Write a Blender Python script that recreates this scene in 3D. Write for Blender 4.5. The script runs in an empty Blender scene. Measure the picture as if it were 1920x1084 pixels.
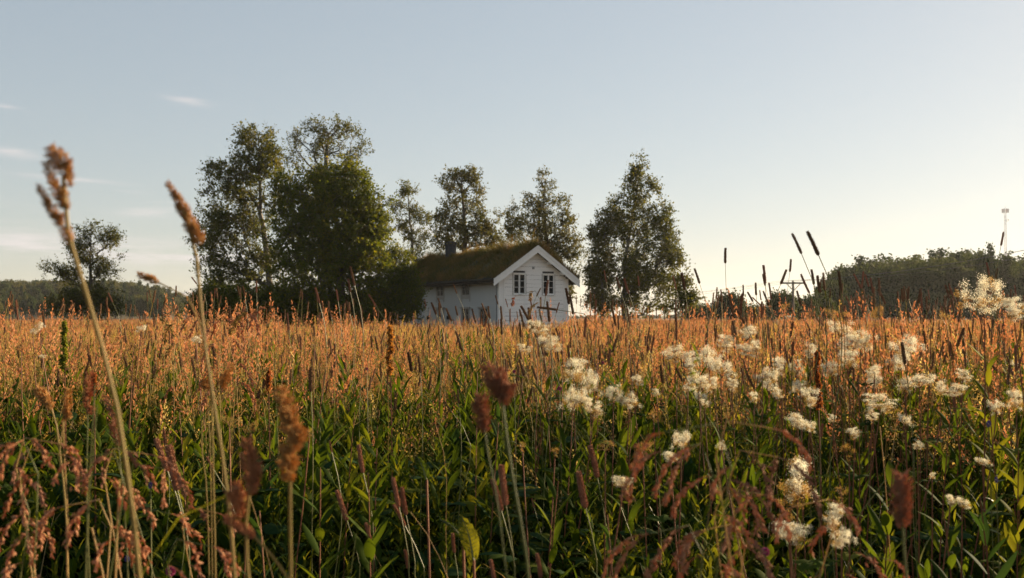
import bpy, math, random
import numpy as np
from mathutils import Vector, Matrix, noise

random.seed(7)
rng = np.random.default_rng(7)
R = math.radians
scene = bpy.context.scene
COL = scene.collection

# ------------------------------------------------------------------ camera
FPX = 1867.0                     # focal length in pixels of the 1920 px wide photograph (35 mm lens)
EYE = 1.25
HORIZON = 592.0
pitch = math.atan((HORIZON - 542.0) / FPX)
cam_d = bpy.data.cameras.new('camera')
cam = bpy.data.objects.new('camera', cam_d)
COL.objects.link(cam)
cam.location = (0, 0, EYE)
cam.rotation_euler = (math.pi / 2 + pitch, 0, 0)
cam_d.lens = 35.0
cam_d.sensor_width = 36.0
cam_d.clip_start = 0.05
cam_d.clip_end = 12000
cam_d.dof.use_dof = True
cam_d.dof.focus_distance = 4.6
cam_d.dof.aperture_fstop = 8.0
scene.camera = cam

def W(px, py, d):
    """world point seen at photo pixel (px, py), d metres ahead"""
    cx = (px - 960.0) / FPX * d
    cy = (542.0 - py) / FPX * d
    return Vector((cx, d * math.cos(pitch) - cy * math.sin(pitch), EYE + d * math.sin(pitch) + cy * math.cos(pitch)))

# ------------------------------------------------------------------ light
SUN_AZ, SUN_EL = 53.0, 12.0      # degrees to the right of the view axis, above the horizon
scene.view_settings.view_transform = 'Standard'
scene.view_settings.look = 'None'
scene.view_settings.gamma = 1
scene.view_settings.use_curve_mapping = False
scene.view_settings.exposure = 1.68
sun_d = bpy.data.lights.new('sun', 'SUN')
sun = bpy.data.objects.new('sun', sun_d)
COL.objects.link(sun)
sun_dir = Vector((math.sin(R(SUN_AZ)) * math.cos(R(SUN_EL)), math.cos(R(SUN_AZ)) * math.cos(R(SUN_EL)), math.sin(R(SUN_EL))))
sun.rotation_euler = sun_dir.to_track_quat('Z', 'Y').to_euler()
sun_d.energy = 5.0
sun_d.angle = R(0.6)
sun_d.color = (1.0, 0.77, 0.50)

world = bpy.data.worlds.new('World')
scene.world = world
world.use_nodes = True
WN = world.node_tree.nodes
WL = world.node_tree.links
WN.clear()

def wn(t, **k):
    n = WN.new(t)
    for a, b in k.items():
        setattr(n, a, b)
    return n

def wmath(op, a, b=None, c=None):
    n = wn('ShaderNodeMath', operation=op)
    for i, v in enumerate((a, b, c)):
        if v is None:
            continue
        if isinstance(v, (int, float)):
            n.inputs[i].default_value = v
        else:
            WL.new(v, n.inputs[i])
    return n.outputs[0]

sky = wn('ShaderNodeTexSky', sky_type='NISHITA')
sky.sun_disc = False
sky.sun_elevation = R(SUN_EL)
sky.sun_rotation = R(SUN_AZ)
sky.altitude = 50
sky.air_density = 1.0
sky.dust_density = 0.6
sky.ozone_density = 1.6
hs = wn('ShaderNodeHueSaturation')
hs.inputs['Saturation'].default_value = 0.93
hs.inputs['Value'].default_value = 1.0
# keep the long range between the sun's side and the far side within what a camera's curve shows
gm = wn('ShaderNodeGamma')
gm.inputs['Gamma'].default_value = 0.44
sc0 = wn('ShaderNodeVectorMath', operation='SCALE')
sc0.inputs['Scale'].default_value = 2.08
WL.new(sky.outputs[0], gm.inputs['Color'])
WL.new(gm.outputs[0], sc0.inputs[0])
WL.new(sc0.outputs[0], hs.inputs['Color'])
geo = wn('ShaderNodeTexCoord')
sep = wn('ShaderNodeSeparateXYZ')
WL.new(geo.outputs['Generated'], sep.inputs[0])
az = wmath('ARCTAN2', sep.outputs[0], sep.outputs[1])
el = wmath('ARCSINE', sep.outputs[2])
comb = wn('ShaderNodeCombineXYZ')
WL.new(wmath('MULTIPLY', az, 9.0), comb.inputs[0])
WL.new(wmath('MULTIPLY', el, 70.0), comb.inputs[1])
cn = wn('ShaderNodeTexNoise')
cn.inputs['Scale'].default_value = 1.3
cn.inputs['Detail'].default_value = 6
cn.inputs['Roughness'].default_value = 0.6
WL.new(comb.outputs[0], cn.inputs['Vector'])
cr = wn('ShaderNodeMapRange')
cr.inputs['From Min'].default_value = 0.38
cr.inputs['From Max'].default_value = 0.68
WL.new(cn.outputs[0], cr.inputs['Value'])
# thin streaks of cloud: azimuth, elevation, half width, half height, tilt, strength
def ae(px, py):
    return math.atan((px - 960) / FPX), math.atan((HORIZON - py) / FPX)
CLOUDS = [((352, 208), 38, 5, -0.10, 1.2), ((292, 408), 50, 7, 0.02, 0.9), ((10, 243), 22, 4, -0.1, 1.0),
          ((10, 316), 44, 7, -0.12, 0.9), ((140, 358), 70, 4, -0.05, 0.9), ((240, 374), 30, 3, -0.05, 0.5), ((300, 392), 45, 2.5, 0, 0.5),
          ((20, 470), 240, 20, -0.02, 1.0), ((330, 486), 160, 16, -0.03, 1.0), ((795, 432), 50, 9, 0.03, 0.9),
          ((560, 500), 200, 14, 0.0, 0.7), ((-420, 430), 260, 26, 0.0, 0.9)]
tot = None
for (c, sw, sh, sl, st) in CLOUDS:
    a0, e0 = ae(*c)
    da = wmath('SUBTRACT', az, a0)
    de = wmath('SUBTRACT', wmath('SUBTRACT', el, e0), wmath('MULTIPLY', da, sl))
    q = wmath('ADD', wmath('POWER', wmath('DIVIDE', wmath('ABSOLUTE', da), sw / FPX), 2.0), wmath('POWER', wmath('DIVIDE', wmath('ABSOLUTE', de), sh / FPX), 2.0))
    g = wmath('MULTIPLY', wmath('EXPONENT', wmath('MULTIPLY', q, -0.9)), st)
    tot = g if tot is None else wmath('ADD', tot, g)
cf = wmath('MINIMUM', wmath('MULTIPLY', wmath('MULTIPLY', tot, cr.outputs[0]), 0.85), 0.8)
mixc = wn('ShaderNodeMix', data_type='RGBA')
mixc.inputs['B'].default_value = (5.3, 4.9, 4.8, 1)
WL.new(cf, mixc.inputs['Factor'])
WL.new(hs.outputs[0], mixc.inputs['A'])
bg = wn('ShaderNodeBackground')
bg.inputs['Strength'].default_value = 0.05
WL.new(mixc.outputs['Result'], bg.inputs['Color'])
wo = wn('ShaderNodeOutputWorld')
WL.new(bg.outputs[0], wo.inputs['Surface'])

scene.render.engine = 'CYCLES'
cy = scene.cycles
cy.max_bounces = 6
cy.diffuse_bounces = 3
cy.glossy_bounces = 2
cy.transmission_bounces = 4
cy.transparent_max_bounces = 6
cy.volume_bounces = 0
cy.sample_clamp_indirect = 4
cy.use_denoising = True
cy.use_adaptive_sampling = True
cy.adaptive_threshold = 0.012
scene.render.use_persistent_data = False

# ------------------------------------------------------------------ materials
def newmat(name):
    m = bpy.data.materials.new(name)
    m.use_nodes = True
    m.node_tree.nodes.clear()
    return m, m.node_tree.nodes, m.node_tree.links

def ramp(N, stops):
    r = N.new('ShaderNodeValToRGB')
    e = r.color_ramp.elements
    while len(e) > 1:
        e.remove(e[-1])
    e[0].position = stops[0][0]
    e[0].color = (*stops[0][1], 1)
    for p, c in stops[1:]:
        x = e.new(p)
        x.color = (*c, 1)
    return r

def plantmat(name, cols, trans=0.45, rough=0.55, src='instance', noise_scale=2.5, tint=(1.15, 1.05, 0.6), spec=0.25, patch=0.5):
    """thin plant tissue: each plant its own shade, light passes through"""
    m, N, L = newmat(name)
    if src == 'island':
        g = N.new('ShaderNodeNewGeometry')
        rnd = g.outputs['Random Per Island']
    else:
        g = N.new('ShaderNodeObjectInfo')
        rnd = g.outputs['Random']
    gp = N.new('ShaderNodeNewGeometry')
    nz = N.new('ShaderNodeTexNoise')
    nz.inputs['Scale'].default_value = noise_scale
    nz.inputs['Detail'].default_value = 3
    L.new(gp.outputs['Position'], nz.inputs['Vector'])
    mx = N.new('ShaderNodeMath')
    mx.operation = 'MULTIPLY_ADD'
    L.new(rnd, mx.inputs[0])
    mx.inputs[1].default_value = 1 - patch
    sc = N.new('ShaderNodeMapRange')
    sc.inputs['From Min'].default_value = 0.3
    sc.inputs['From Max'].default_value = 0.7
    sc.inputs['To Max'].default_value = patch
    L.new(nz.outputs[0], sc.inputs['Value'])
    L.new(sc.outputs[0], mx.inputs[2])
    n = len(cols)
    r = ramp(N, [(i / max(1, n - 1), c) for i, c in enumerate(cols)])
    L.new(mx.outputs[0], r.inputs[0])
    p = N.new('ShaderNodeBsdfPrincipled')
    p.inputs['Roughness'].default_value = rough
    p.inputs['Specular IOR Level'].default_value = spec
    L.new(r.outputs[0], p.inputs['Base Color'])
    t = N.new('ShaderNodeBsdfTranslucent')
    vm = N.new('ShaderNodeVectorMath')
    vm.operation = 'MULTIPLY'
    vm.inputs[1].default_value = tint
    L.new(r.outputs[0], vm.inputs[0])
    L.new(vm.outputs[0], t.inputs['Color'])
    ms = N.new('ShaderNodeMixShader')
    ms.inputs[0].default_value = trans
    L.new(p.outputs[0], ms.inputs[1])
    L.new(t.outputs[0], ms.inputs[2])
    o = N.new('ShaderNodeOutputMaterial')
    L.new(ms.outputs[0], o.inputs['Surface'])
    return m

def surfmat(name, cols, scale=6.0, rough=0.7, bump=0.0, stretch=(1, 1, 1), detail=6, spec=0.3, metallic=0.0, lo=0.3, hi=0.7):
    m, N, L = newmat(name)
    tc = N.new('ShaderNodeTexCoord')
    mp = N.new('ShaderNodeMapping')
    mp.inputs['Scale'].default_value = stretch
    L.new(tc.outputs['Object'], mp.inputs[0])
    nz = N.new('ShaderNodeTexNoise')
    nz.inputs['Scale'].default_value = scale
    nz.inputs['Detail'].default_value = detail
    nz.inputs['Roughness'].default_value = 0.65
    L.new(mp.outputs[0], nz.inputs['Vector'])
    n = len(cols)
    r = ramp(N, [(lo + (hi - lo) * i / max(1, n - 1), c) for i, c in enumerate(cols)])
    L.new(nz.outputs[0], r.inputs[0])
    p = N.new('ShaderNodeBsdfPrincipled')
    p.inputs['Roughness'].default_value = rough
    p.inputs['Specular IOR Level'].default_value = spec
    p.inputs['Metallic'].default_value = metallic
    L.new(r.outputs[0], p.inputs['Base Color'])
    if bump:
        b = N.new('ShaderNodeBump')
        b.inputs['Strength'].default_value = bump
        b.inputs['Distance'].default_value = 0.02
        L.new(nz.outputs[0], b.inputs['Height'])
        L.new(b.outputs[0], p.inputs['Normal'])
    o = N.new('ShaderNodeOutputMaterial')
    L.new(p.outputs[0], o.inputs['Surface'])
    return m

M = {}
M['ground'] = surfmat('meadow_ground', [(0.035, 0.04, 0.012), (0.10, 0.075, 0.03), (0.16, 0.11, 0.05)], 0.6, 0.95, 0.3, detail=10)
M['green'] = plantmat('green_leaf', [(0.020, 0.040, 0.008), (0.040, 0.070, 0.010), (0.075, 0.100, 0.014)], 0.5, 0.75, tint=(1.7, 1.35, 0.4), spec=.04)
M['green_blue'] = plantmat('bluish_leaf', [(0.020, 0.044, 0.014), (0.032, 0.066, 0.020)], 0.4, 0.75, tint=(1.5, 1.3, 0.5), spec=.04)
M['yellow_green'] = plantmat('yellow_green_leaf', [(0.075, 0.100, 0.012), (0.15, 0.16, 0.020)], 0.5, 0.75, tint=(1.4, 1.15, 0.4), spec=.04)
M['stem_green'] = plantmat('stem_green', [(0.09, 0.11, 0.03), (0.16, 0.15, 0.05)], 0.25, 0.5)
M['stalk_gold'] = plantmat('golden_stalk', [(0.26, 0.19, 0.065), (0.36, 0.27, 0.10)], 0.3, 0.5, spec=.15)
M['straw'] = plantmat('straw', [(0.34, 0.22, 0.09), (0.46, 0.32, 0.13), (0.54, 0.42, 0.22)], 0.40, 0.6, tint=(1.05, 0.95, 0.7))
M['gold'] = plantmat('golden_panicle', [(0.26, 0.15, 0.042), (0.44, 0.30, 0.09), (0.64, 0.51, 0.23)], 0.45, 0.8, noise_scale=1.2, tint=(1.06, 0.98, 0.58), spec=.1, patch=.4)
M['rust'] = plantmat('rust_panicle', [(0.36, 0.15, 0.075), (0.52, 0.27, 0.14)], 0.42, 0.8, tint=(1.12, 0.93, 0.65), spec=.08)
M['red_spray'] = plantmat('red_spray', [(0.36, 0.17, 0.09), (0.56, 0.32, 0.18)], 0.4, 0.8, tint=(1.15, 0.9, 0.7), spec=.08)
M['reed'] = plantmat('meadow_stem', [(0.10, 0.13, 0.03), (0.28, 0.21, 0.055), (0.46, 0.33, 0.13)], 0.35, 0.6, spec=.1, noise_scale=1.2, patch=.4)
M['timothy'] = plantmat('timothy_head', [(0.11, 0.060, 0.036), (0.17, 0.095, 0.052), (0.24, 0.14, 0.075)], 0.12, 0.85, tint=(1.2, 0.9, 0.7), spec=.08)
M['timothy_pink'] = plantmat('timothy_head_pink', [(0.20, 0.095, 0.062), (0.31, 0.16, 0.10)], 0.2, 0.85, tint=(1.2, 0.9, 0.7), spec=.05)
M['timothy_near_lit'] = plantmat('timothy_head_reddish_lit', [(0.24, 0.115, 0.07), (0.40, 0.21, 0.13)], 0.3, 0.85, tint=(1.15, 0.9, 0.7), spec=.05)  # pinkish brown of near heads, with the look of sunlight brightened into the colour
M['purple'] = plantmat('purple_head', [(0.30, 0.150, 0.095), (0.42, 0.235, 0.145)], 0.45, 0.85, tint=(1.2, .95, .7), spec=.05)
M['cocks'] = plantmat('cocksfoot_head', [(0.42, 0.25, 0.10), (0.54, 0.34, 0.14)], 0.5, 0.85, tint=(1.1, 0.95, 0.6), spec=.05)
M['cocks_green'] = plantmat('cocksfoot_green', [(0.22, 0.16, 0.06), (0.28, 0.19, 0.07)], 0.35, 0.8)
M['cream'] = plantmat('cream_floret', [(0.74, 0.68, 0.51), (0.85, 0.82, 0.70)], 0.45, 0.8, src='island', tint=(1.0, 1.0, 0.9), spec=.1)
M['faded'] = plantmat('faded_floret', [(0.34, 0.20, 0.06), (0.46, 0.30, 0.12)], 0.45, 0.8, src='island')
M['red_stem'] = plantmat('red_stem', [(0.16, 0.055, 0.03), (0.22, 0.09, 0.04)], 0.1, 0.5)
M['dock'] = plantmat('rust_dock_seed', [(0.24, 0.07, 0.025), (0.38, 0.13, 0.035)], 0.4, 0.8, src='island')
M['dock_green'] = plantmat('green_dock_seed', [(0.12, 0.15, 0.02), (0.22, 0.23, 0.03)], 0.45, 0.8, src='island')
M['dock_gold'] = plantmat('gold_dock_seed', [(0.30, 0.12, 0.03), (0.45, 0.22, 0.05)], 0.45, 0.8, src='island')
M['pink'] = plantmat('clover_pink', [(0.30, 0.05, 0.14), (0.40, 0.09, 0.2)], 0.3, 0.8, src='island')
M['violet'] = plantmat('vetch_violet', [(0.09, 0.06, 0.28), (0.14, 0.09, 0.36)], 0.3, 0.8, src='island')
M['bark'] = surfmat('bark', [(0.035, 0.028, 0.02), (0.10, 0.085, 0.065)], 5, 0.9, 0.5, (1, 1, 0.3))
M['birch_bark'] = surfmat('birch_bark', [(0.04, 0.035, 0.03), (0.12, 0.11, 0.09), (0.26, 0.24, 0.21)], 3, 0.8, 0.3, (1, 1, 2.5))
M['birch_leaf'] = plantmat('birch_leaf', [(0.046, 0.066, 0.012), (0.080, 0.096, 0.017), (0.135, 0.125, 0.024)], 0.44, 0.5, src='island', noise_scale=0.6, tint=(1.4, 1.15, 0.45), spec=.12)
M['maple_leaf'] = plantmat('maple_leaf', [(0.032, 0.058, 0.008), (0.064, 0.094, 0.011), (0.130, 0.135, 0.015)], 0.46, 0.5, src='island', noise_scale=0.5, tint=(2.0, 1.5, 0.35), spec=.12)
M['brown_leaf'] = plantmat('brownish_birch_leaf', [(0.048, 0.066, 0.014), (0.082, 0.090, 0.021), (0.130, 0.112, 0.028)], 0.42, 0.5, src='island', noise_scale=0.7, tint=(1.3, 1.1, 0.5), spec=.12)
M['far_leaf'] = plantmat('far_leaf', [(0.026, 0.044, 0.012), (0.044, 0.062, 0.016), (0.070, 0.080, 0.020)], 0.3, 0.8, src='island', noise_scale=0.03, spec=.05)
M['pine_leaf'] = plantmat('pine_leaf', [(0.024, 0.042, 0.014), (0.040, 0.060, 0.020)], 0.25, 0.8, src='island', noise_scale=0.05, spec=.05)
M['white'] = surfmat('white_weathered_paint', [(0.58, 0.57, 0.55), (0.73, 0.72, 0.70), (0.77, 0.76, 0.75)], 2.6, 0.75, 0, (0.7, 0.7, 6), lo=0.26, hi=0.46, spec=.2)
M['trim'] = surfmat('white_trim_paint', [(0.70, 0.69, 0.68), (0.78, 0.77, 0.75)], 4, 0.7, 0, spec=.2)
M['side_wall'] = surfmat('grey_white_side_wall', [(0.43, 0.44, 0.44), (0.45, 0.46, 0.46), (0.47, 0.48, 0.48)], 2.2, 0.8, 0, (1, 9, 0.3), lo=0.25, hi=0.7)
M['side_trim'] = surfmat('grey_side_trim', [(0.28, 0.27, 0.25), (0.38, 0.36, 0.34)], 5, 0.7)
M['gap'] = surfmat('dark_joint', [(0.04, 0.04, 0.04), (0.06, 0.055, 0.05)], 5, 0.9)
M['dark_wood'] = surfmat('black_eave_wood', [(0.012, 0.011, 0.010), (0.035, 0.03, 0.026)], 8, 0.8, 0.4, (1, 0.3, 1))
M['slate'] = surfmat('slate_chimney', [(0.025, 0.028, 0.035), (0.05, 0.055, 0.065)], 6, 0.8, 0.2)
M['metal'] = surfmat('grey_metal', [(0.18, 0.19, 0.20), (0.26, 0.27, 0.28)], 10, 0.5, metallic=0.4)
M['pole_wood'] = surfmat('pole_wood', [(0.07, 0.055, 0.04), (0.13, 0.11, 0.09)], 8, 0.9)
M['wire'] = surfmat('wire', [(0.06, 0.06, 0.06), (0.1, 0.1, 0.1)], 8, 0.6)
M['mast'] = surfmat('mast_paint', [(0.5, 0.42, 0.4), (0.6, 0.52, 0.5)], 0.3, 0.6)
M['turf_soil'] = surfmat('turf_soil', [(0.03, 0.028, 0.012), (0.07, 0.06, 0.02)], 4, 0.95, 0.6)
M['turf'] = plantmat('turf_grass', [(0.060, 0.078, 0.018), (0.13, 0.105, 0.032), (0.30, 0.155, 0.06)], 0.4, 0.7, src='island', noise_scale=0.8, patch=0.6, spec=.1)
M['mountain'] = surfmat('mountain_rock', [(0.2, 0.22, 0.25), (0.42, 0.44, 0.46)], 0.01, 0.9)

def glassmat():
    m, N, L = newmat('window_glass')
    p = N.new('ShaderNodeBsdfPrincipled')
    p.inputs['Base Color'].default_value = (0.012, 0.014, 0.016, 1)
    p.inputs['Roughness'].default_value = 0.25
    p.inputs['Specular IOR Level'].default_value = 0.06
    o = N.new('ShaderNodeOutputMaterial')
    L.new(p.outputs[0], o.inputs['Surface'])
    return m
M['glass'] = glassmat()

# ------------------------------------------------------------------ geometry helpers
class G:
    def __init__(s):
        s.V = []; s.F = []; s.n = 0
    def add(s, V, F, mat=0):
        V = np.asarray(V, dtype=np.float64).reshape(-1, 3)
        F = np.asarray(F, dtype=np.int64)
        s.V.append(V); s.F.append((F + s.n, mat)); s.n += len(V)
    def merge(s, g, offset=(0, 0, 0), rotz=0.0, scale=1.0, tilt=None):
        V = np.concatenate(g.V)
        if tilt is not None:
            V = V @ np.array(tilt.to_matrix()).T if hasattr(tilt, 'to_matrix') else V @ tilt.T
        c, sn = math.cos(rotz), math.sin(rotz)
        Rz = np.array([[c, -sn, 0], [sn, c, 0], [0, 0, 1]])
        V = (V * scale) @ Rz.T + np.array(offset)
        s.V.append(V)
        for F, m in g.F:
            s.F.append((F + s.n, m))
        s.n += len(V)
    def mesh(s, name, mats, smooth=False):
        me = bpy.data.meshes.new(name)
        V = np.concatenate(s.V)
        loops = np.concatenate([F.ravel() for F, m in s.F])
        tot = np.concatenate([np.full(len(F), F.shape[1]) for F, m in s.F])
        mi = np.concatenate([np.full(len(F), m) for F, m in s.F])
        start = np.concatenate([[0], np.cumsum(tot)[:-1]])
        me.vertices.add(len(V)); me.vertices.foreach_set('co', V.ravel())
        me.loops.add(len(loops)); me.loops.foreach_set('vertex_index', loops)
        me.polygons.add(len(tot)); me.polygons.foreach_set('loop_start', start)
        me.polygons.foreach_set('material_index', mi)
        me.polygons.foreach_set('use_smooth', np.full(len(tot), bool(smooth)))
        for m in mats:
            me.materials.append(M[m])
        me.update(calc_edges=True)
        return me
    def box(s, x0, x1, y0, y1, z0, z1, mat=0):
        V = [(x0, y0, z0), (x1, y0, z0), (x1, y1, z0), (x0, y1, z0), (x0, y0, z1), (x1, y0, z1), (x1, y1, z1), (x0, y1, z1)]
        s.add(V, [(0, 3, 2, 1), (4, 5, 6, 7), (0, 1, 5, 4), (1, 2, 6, 5), (2, 3, 7, 6), (3, 0, 4, 7)], mat)

def obj(name, me, parent=None, loc=None, **props):
    if isinstance(me, tuple):
        me = me[0].mesh(name, me[1], *(me[2:] if len(me) > 2 else ()))
    o = bpy.data.objects.new(name, me)
    COL.objects.link(o)
    if parent: o.parent = parent
    if loc is not None: o.location = loc
    for k, v in props.items(): o[k] = v
    return o

def thing(name, label, cat, loc=(0, 0, 0), rz=0.0, group=None):
    o = bpy.data.objects.new(name, None)
    COL.objects.link(o)
    o.empty_display_size = 0.1
    o.location = loc; o.rotation_euler = (0, 0, rz)
    o['label'] = label; o['category'] = cat; o['kind'] = 'thing'
    if group: o['group'] = group
    return o

def unit(v):
    v = np.asarray(v, float)
    return v / (np.linalg.norm(v) + 1e-12)

def tube(g, pts, rad, n=5, mat=0, cap=True):
    P = np.asarray(pts, float); k = len(P)
    rad = np.broadcast_to(np.asarray(rad, float), (k,))
    T = np.gradient(P, axis=0)
    T /= np.linalg.norm(T, axis=1)[:, None] + 1e-12
    ref = np.array([0.31, 0.95, 0.05]) if abs(T[0, 1]) < 0.9 else np.array([1.0, 0, 0])
    A = np.cross(T, ref); A /= np.linalg.norm(A, axis=1)[:, None] + 1e-12
    B = np.cross(T, A)
    th = np.arange(n) * 2 * math.pi / n
    V = P[:, None, :] + rad[:, None, None] * (np.cos(th)[None, :, None] * A[:, None, :] + np.sin(th)[None, :, None] * B[:, None, :])
    i, j = np.meshgrid(np.arange(k - 1), np.arange(n), indexing='ij')
    a = i * n + j; b = i * n + (j + 1) % n
    F = np.stack([a, b, b + n, a + n], -1).reshape(-1, 4)
    g.add(V, F, mat)

def frusta(g, A, B, ra, rb, n=4, mat=0):
    """many tapered cylinders at once"""
    A = np.asarray(A); B = np.asarray(B); m = len(A)
    T = B - A; T /= np.linalg.norm(T, axis=1)[:, None] + 1e-9
    ref = np.where(np.abs(T[:, 2:3]) < 0.8, np.array([[0, 0, 1.0]]), np.array([[1.0, 0, 0]]))
    U = np.cross(T, ref); U /= np.linalg.norm(U, axis=1)[:, None] + 1e-9
    Wv = np.cross(T, U)
    th = np.arange(n) * 2 * math.pi / n
    ring = np.cos(th)[None, :, None] * U[:, None, :] + np.sin(th)[None, :, None] * Wv[:, None, :]
    V = np.concatenate([A[:, None, :] + ra[:, None, None] * ring, B[:, None, :] + rb[:, None, None] * ring], axis=1).reshape(-1, 3)
    base = np.arange(m)[:, None] * 2 * n
    j = np.arange(n)[None, :]
    F = np.stack([base + j, base + (j + 1) % n, base + n + (j + 1) % n, base + n + j], -1).reshape(-1, 4)
    g.add(V, F, mat)

def ribbon(g, pts, wid, side, mat=0, fold=0.0):
    P = np.asarray(pts, float); k = len(P)
    wid = np.asarray(wid, float)[:, None] * 0.5
    T = np.gradient(P, axis=0); T /= np.linalg.norm(T, axis=1)[:, None] + 1e-12
    S = np.asarray(side, float)
    S = np.broadcast_to(S, P.shape) - T * np.sum(T * S, axis=1)[:, None]
    S /= np.linalg.norm(S, axis=1)[:, None] + 1e-12
    if fold == 0:
        V = np.stack([P - S * wid, P + S * wid], 1).reshape(-1, 3)
        i = np.arange(k - 1) * 2
        g.add(V, np.stack([i, i + 1, i + 3, i + 2], -1), mat)
    else:
        Nn = np.cross(S, T)
        V = np.stack([P - S * wid + Nn * wid * fold, P, P + S * wid + Nn * wid * fold], 1).reshape(-1, 3)
        i = np.arange(k - 1) * 3
        g.add(V, np.concatenate([np.stack([i, i + 1, i + 4, i + 3], -1), np.stack([i + 1, i + 2, i + 5, i + 4], -1)]), mat)

def arc(p0, azm, length, t0, t1, n=6, wob=0.0):
    """path that starts t0 radians off vertical and bends to t1, heading azm"""
    s = np.linspace(0, 1, n)
    th = t0 + (t1 - t0) * s ** 1.3
    ds = length / (n - 1)
    dx = np.sin(th) * ds; dz = np.cos(th) * ds
    h = np.concatenate([[0], np.cumsum(dx[1:])]); z = np.concatenate([[0], np.cumsum(dz[1:])])
    ca, sa = math.cos(azm), math.sin(azm)
    off = np.sin(s * 5 + p0[0] * 7) * wob
    return np.stack([p0[0] + ca * h - sa * off, p0[1] + sa * h + ca * off, p0[2] + z], 1)

def blade(g, p0, azm, length, width, t0, t1, mat=0, n=6, fold=0.0, r=None):
    P = arc(p0, azm, length, t0, t1, n)
    s = np.linspace(0, 1, n)
    w = width * np.minimum(1, 0.5 + 1.5 * s) * (1 - s ** 2.2) + 0.0006
    sd = (-math.sin(azm), math.cos(azm), 0.15)
    ribbon(g, P, w, sd, mat, fold)
    return P

def leaf(g, p0, azm, length, width, t0, t1, mat=0, n=6, fold=0.35):
    P = arc(p0, azm, length, t0, t1, n)
    s = np.linspace(0, 1, n)
    w = width * np.sin(np.pi * np.clip(s * 0.93 + 0.05, 0, 1)) ** 0.8 + 0.0005
    ribbon(g, P, w, (-math.sin(azm), math.cos(azm), 0), mat, fold)
    return P

def diamonds(g, C, A, Bv, mat=0):
    """one small pointed quad at each C with half axes A and Bv"""
    V = np.stack([C - A, C + Bv, C + A, C - Bv], 1).reshape(-1, 3)
    i = np.arange(len(C)) * 4
    g.add(V, np.stack([i, i + 1, i + 2, i + 3], -1), mat)

def rand_unit(n, r):
    v = r.normal(size=(n, 3)); return v / np.linalg.norm(v, axis=1)[:, None]

def spikelets(g, C, D, length, width, r, mat=0):
    """3-sided pointed grains at C along D"""
    n = len(C)
    D = D / (np.linalg.norm(D, axis=1)[:, None] + 1e-9)
    U = np.cross(D, rand_unit(n, r)); U /= np.linalg.norm(U, axis=1)[:, None] + 1e-9
    Wv = np.cross(D, U)
    L = np.broadcast_to(np.asarray(length), (n,))[:, None]
    w = np.broadcast_to(np.asarray(width), (n,))[:, None] * 0.5
    mid = C + D * L * 0.4
    V = np.stack([C, mid + U * w, mid + (-0.5 * U + 0.87 * Wv) * w, mid + (-0.5 * U - 0.87 * Wv) * w, C + D * L], 1).reshape(-1, 3)
    b = (np.arange(n) * 5)[:, None]
    F = np.array([(0, 1, 2), (0, 2, 3), (0, 3, 1), (4, 2, 1), (4, 3, 2), (4, 1, 3)])
    g.add(V, (b[:, :, None] + F[None]).reshape(-1, 3), mat)

# ------------------------------------------------------------------ ground
def sm(t):
    t = np.clip(t, 0, 1); return t * t * (3 - 2 * t)

def terrain(x, y):
    x = np.asarray(x, float); y = np.asarray(y, float)
    z = -0.4 * sm((y - 18) / 40)
    q = -x / np.maximum(y, 1.0)
    hill = 10.0 * sm((y - 260) / 330) * sm((q - 0.26) / 0.16) * (1 - 0.6 * sm((y - 700) / 900))
    hill = np.where(y > 1, hill, 0)
    z = z + hill + 0.05 * np.sin(x * 0.7 + 1.3) * np.cos(y * 0.5) + 0.03 * np.sin(x * 1.9) * np.sin(y * 1.7)
    return z

def build_ground():
    rad = np.concatenate([np.linspace(0, 8, 24), np.geomspace(8.5, 2850, 110)])
    na = 220
    th = np.linspace(0, 2 * math.pi, na, endpoint=False)
    X = rad[:, None] * np.sin(th)[None]; Y = rad[:, None] * np.cos(th)[None]
    Z = terrain(X, Y)
    V = np.stack([X, Y, Z], -1).reshape(-1, 3)
    i, j = np.meshgrid(np.arange(len(rad) - 1), np.arange(na), indexing='ij')
    a = i * na + j; b = i * na + (j + 1) % na
    g = G(); g.add(V, np.stack([a, a + na, b + na, b], -1).reshape(-1, 4))
    o = obj('ground', (g, ['ground'], True))
    o['kind'] = 'structure'
build_ground()

def tz(x, y): return float(terrain(x, y))

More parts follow.
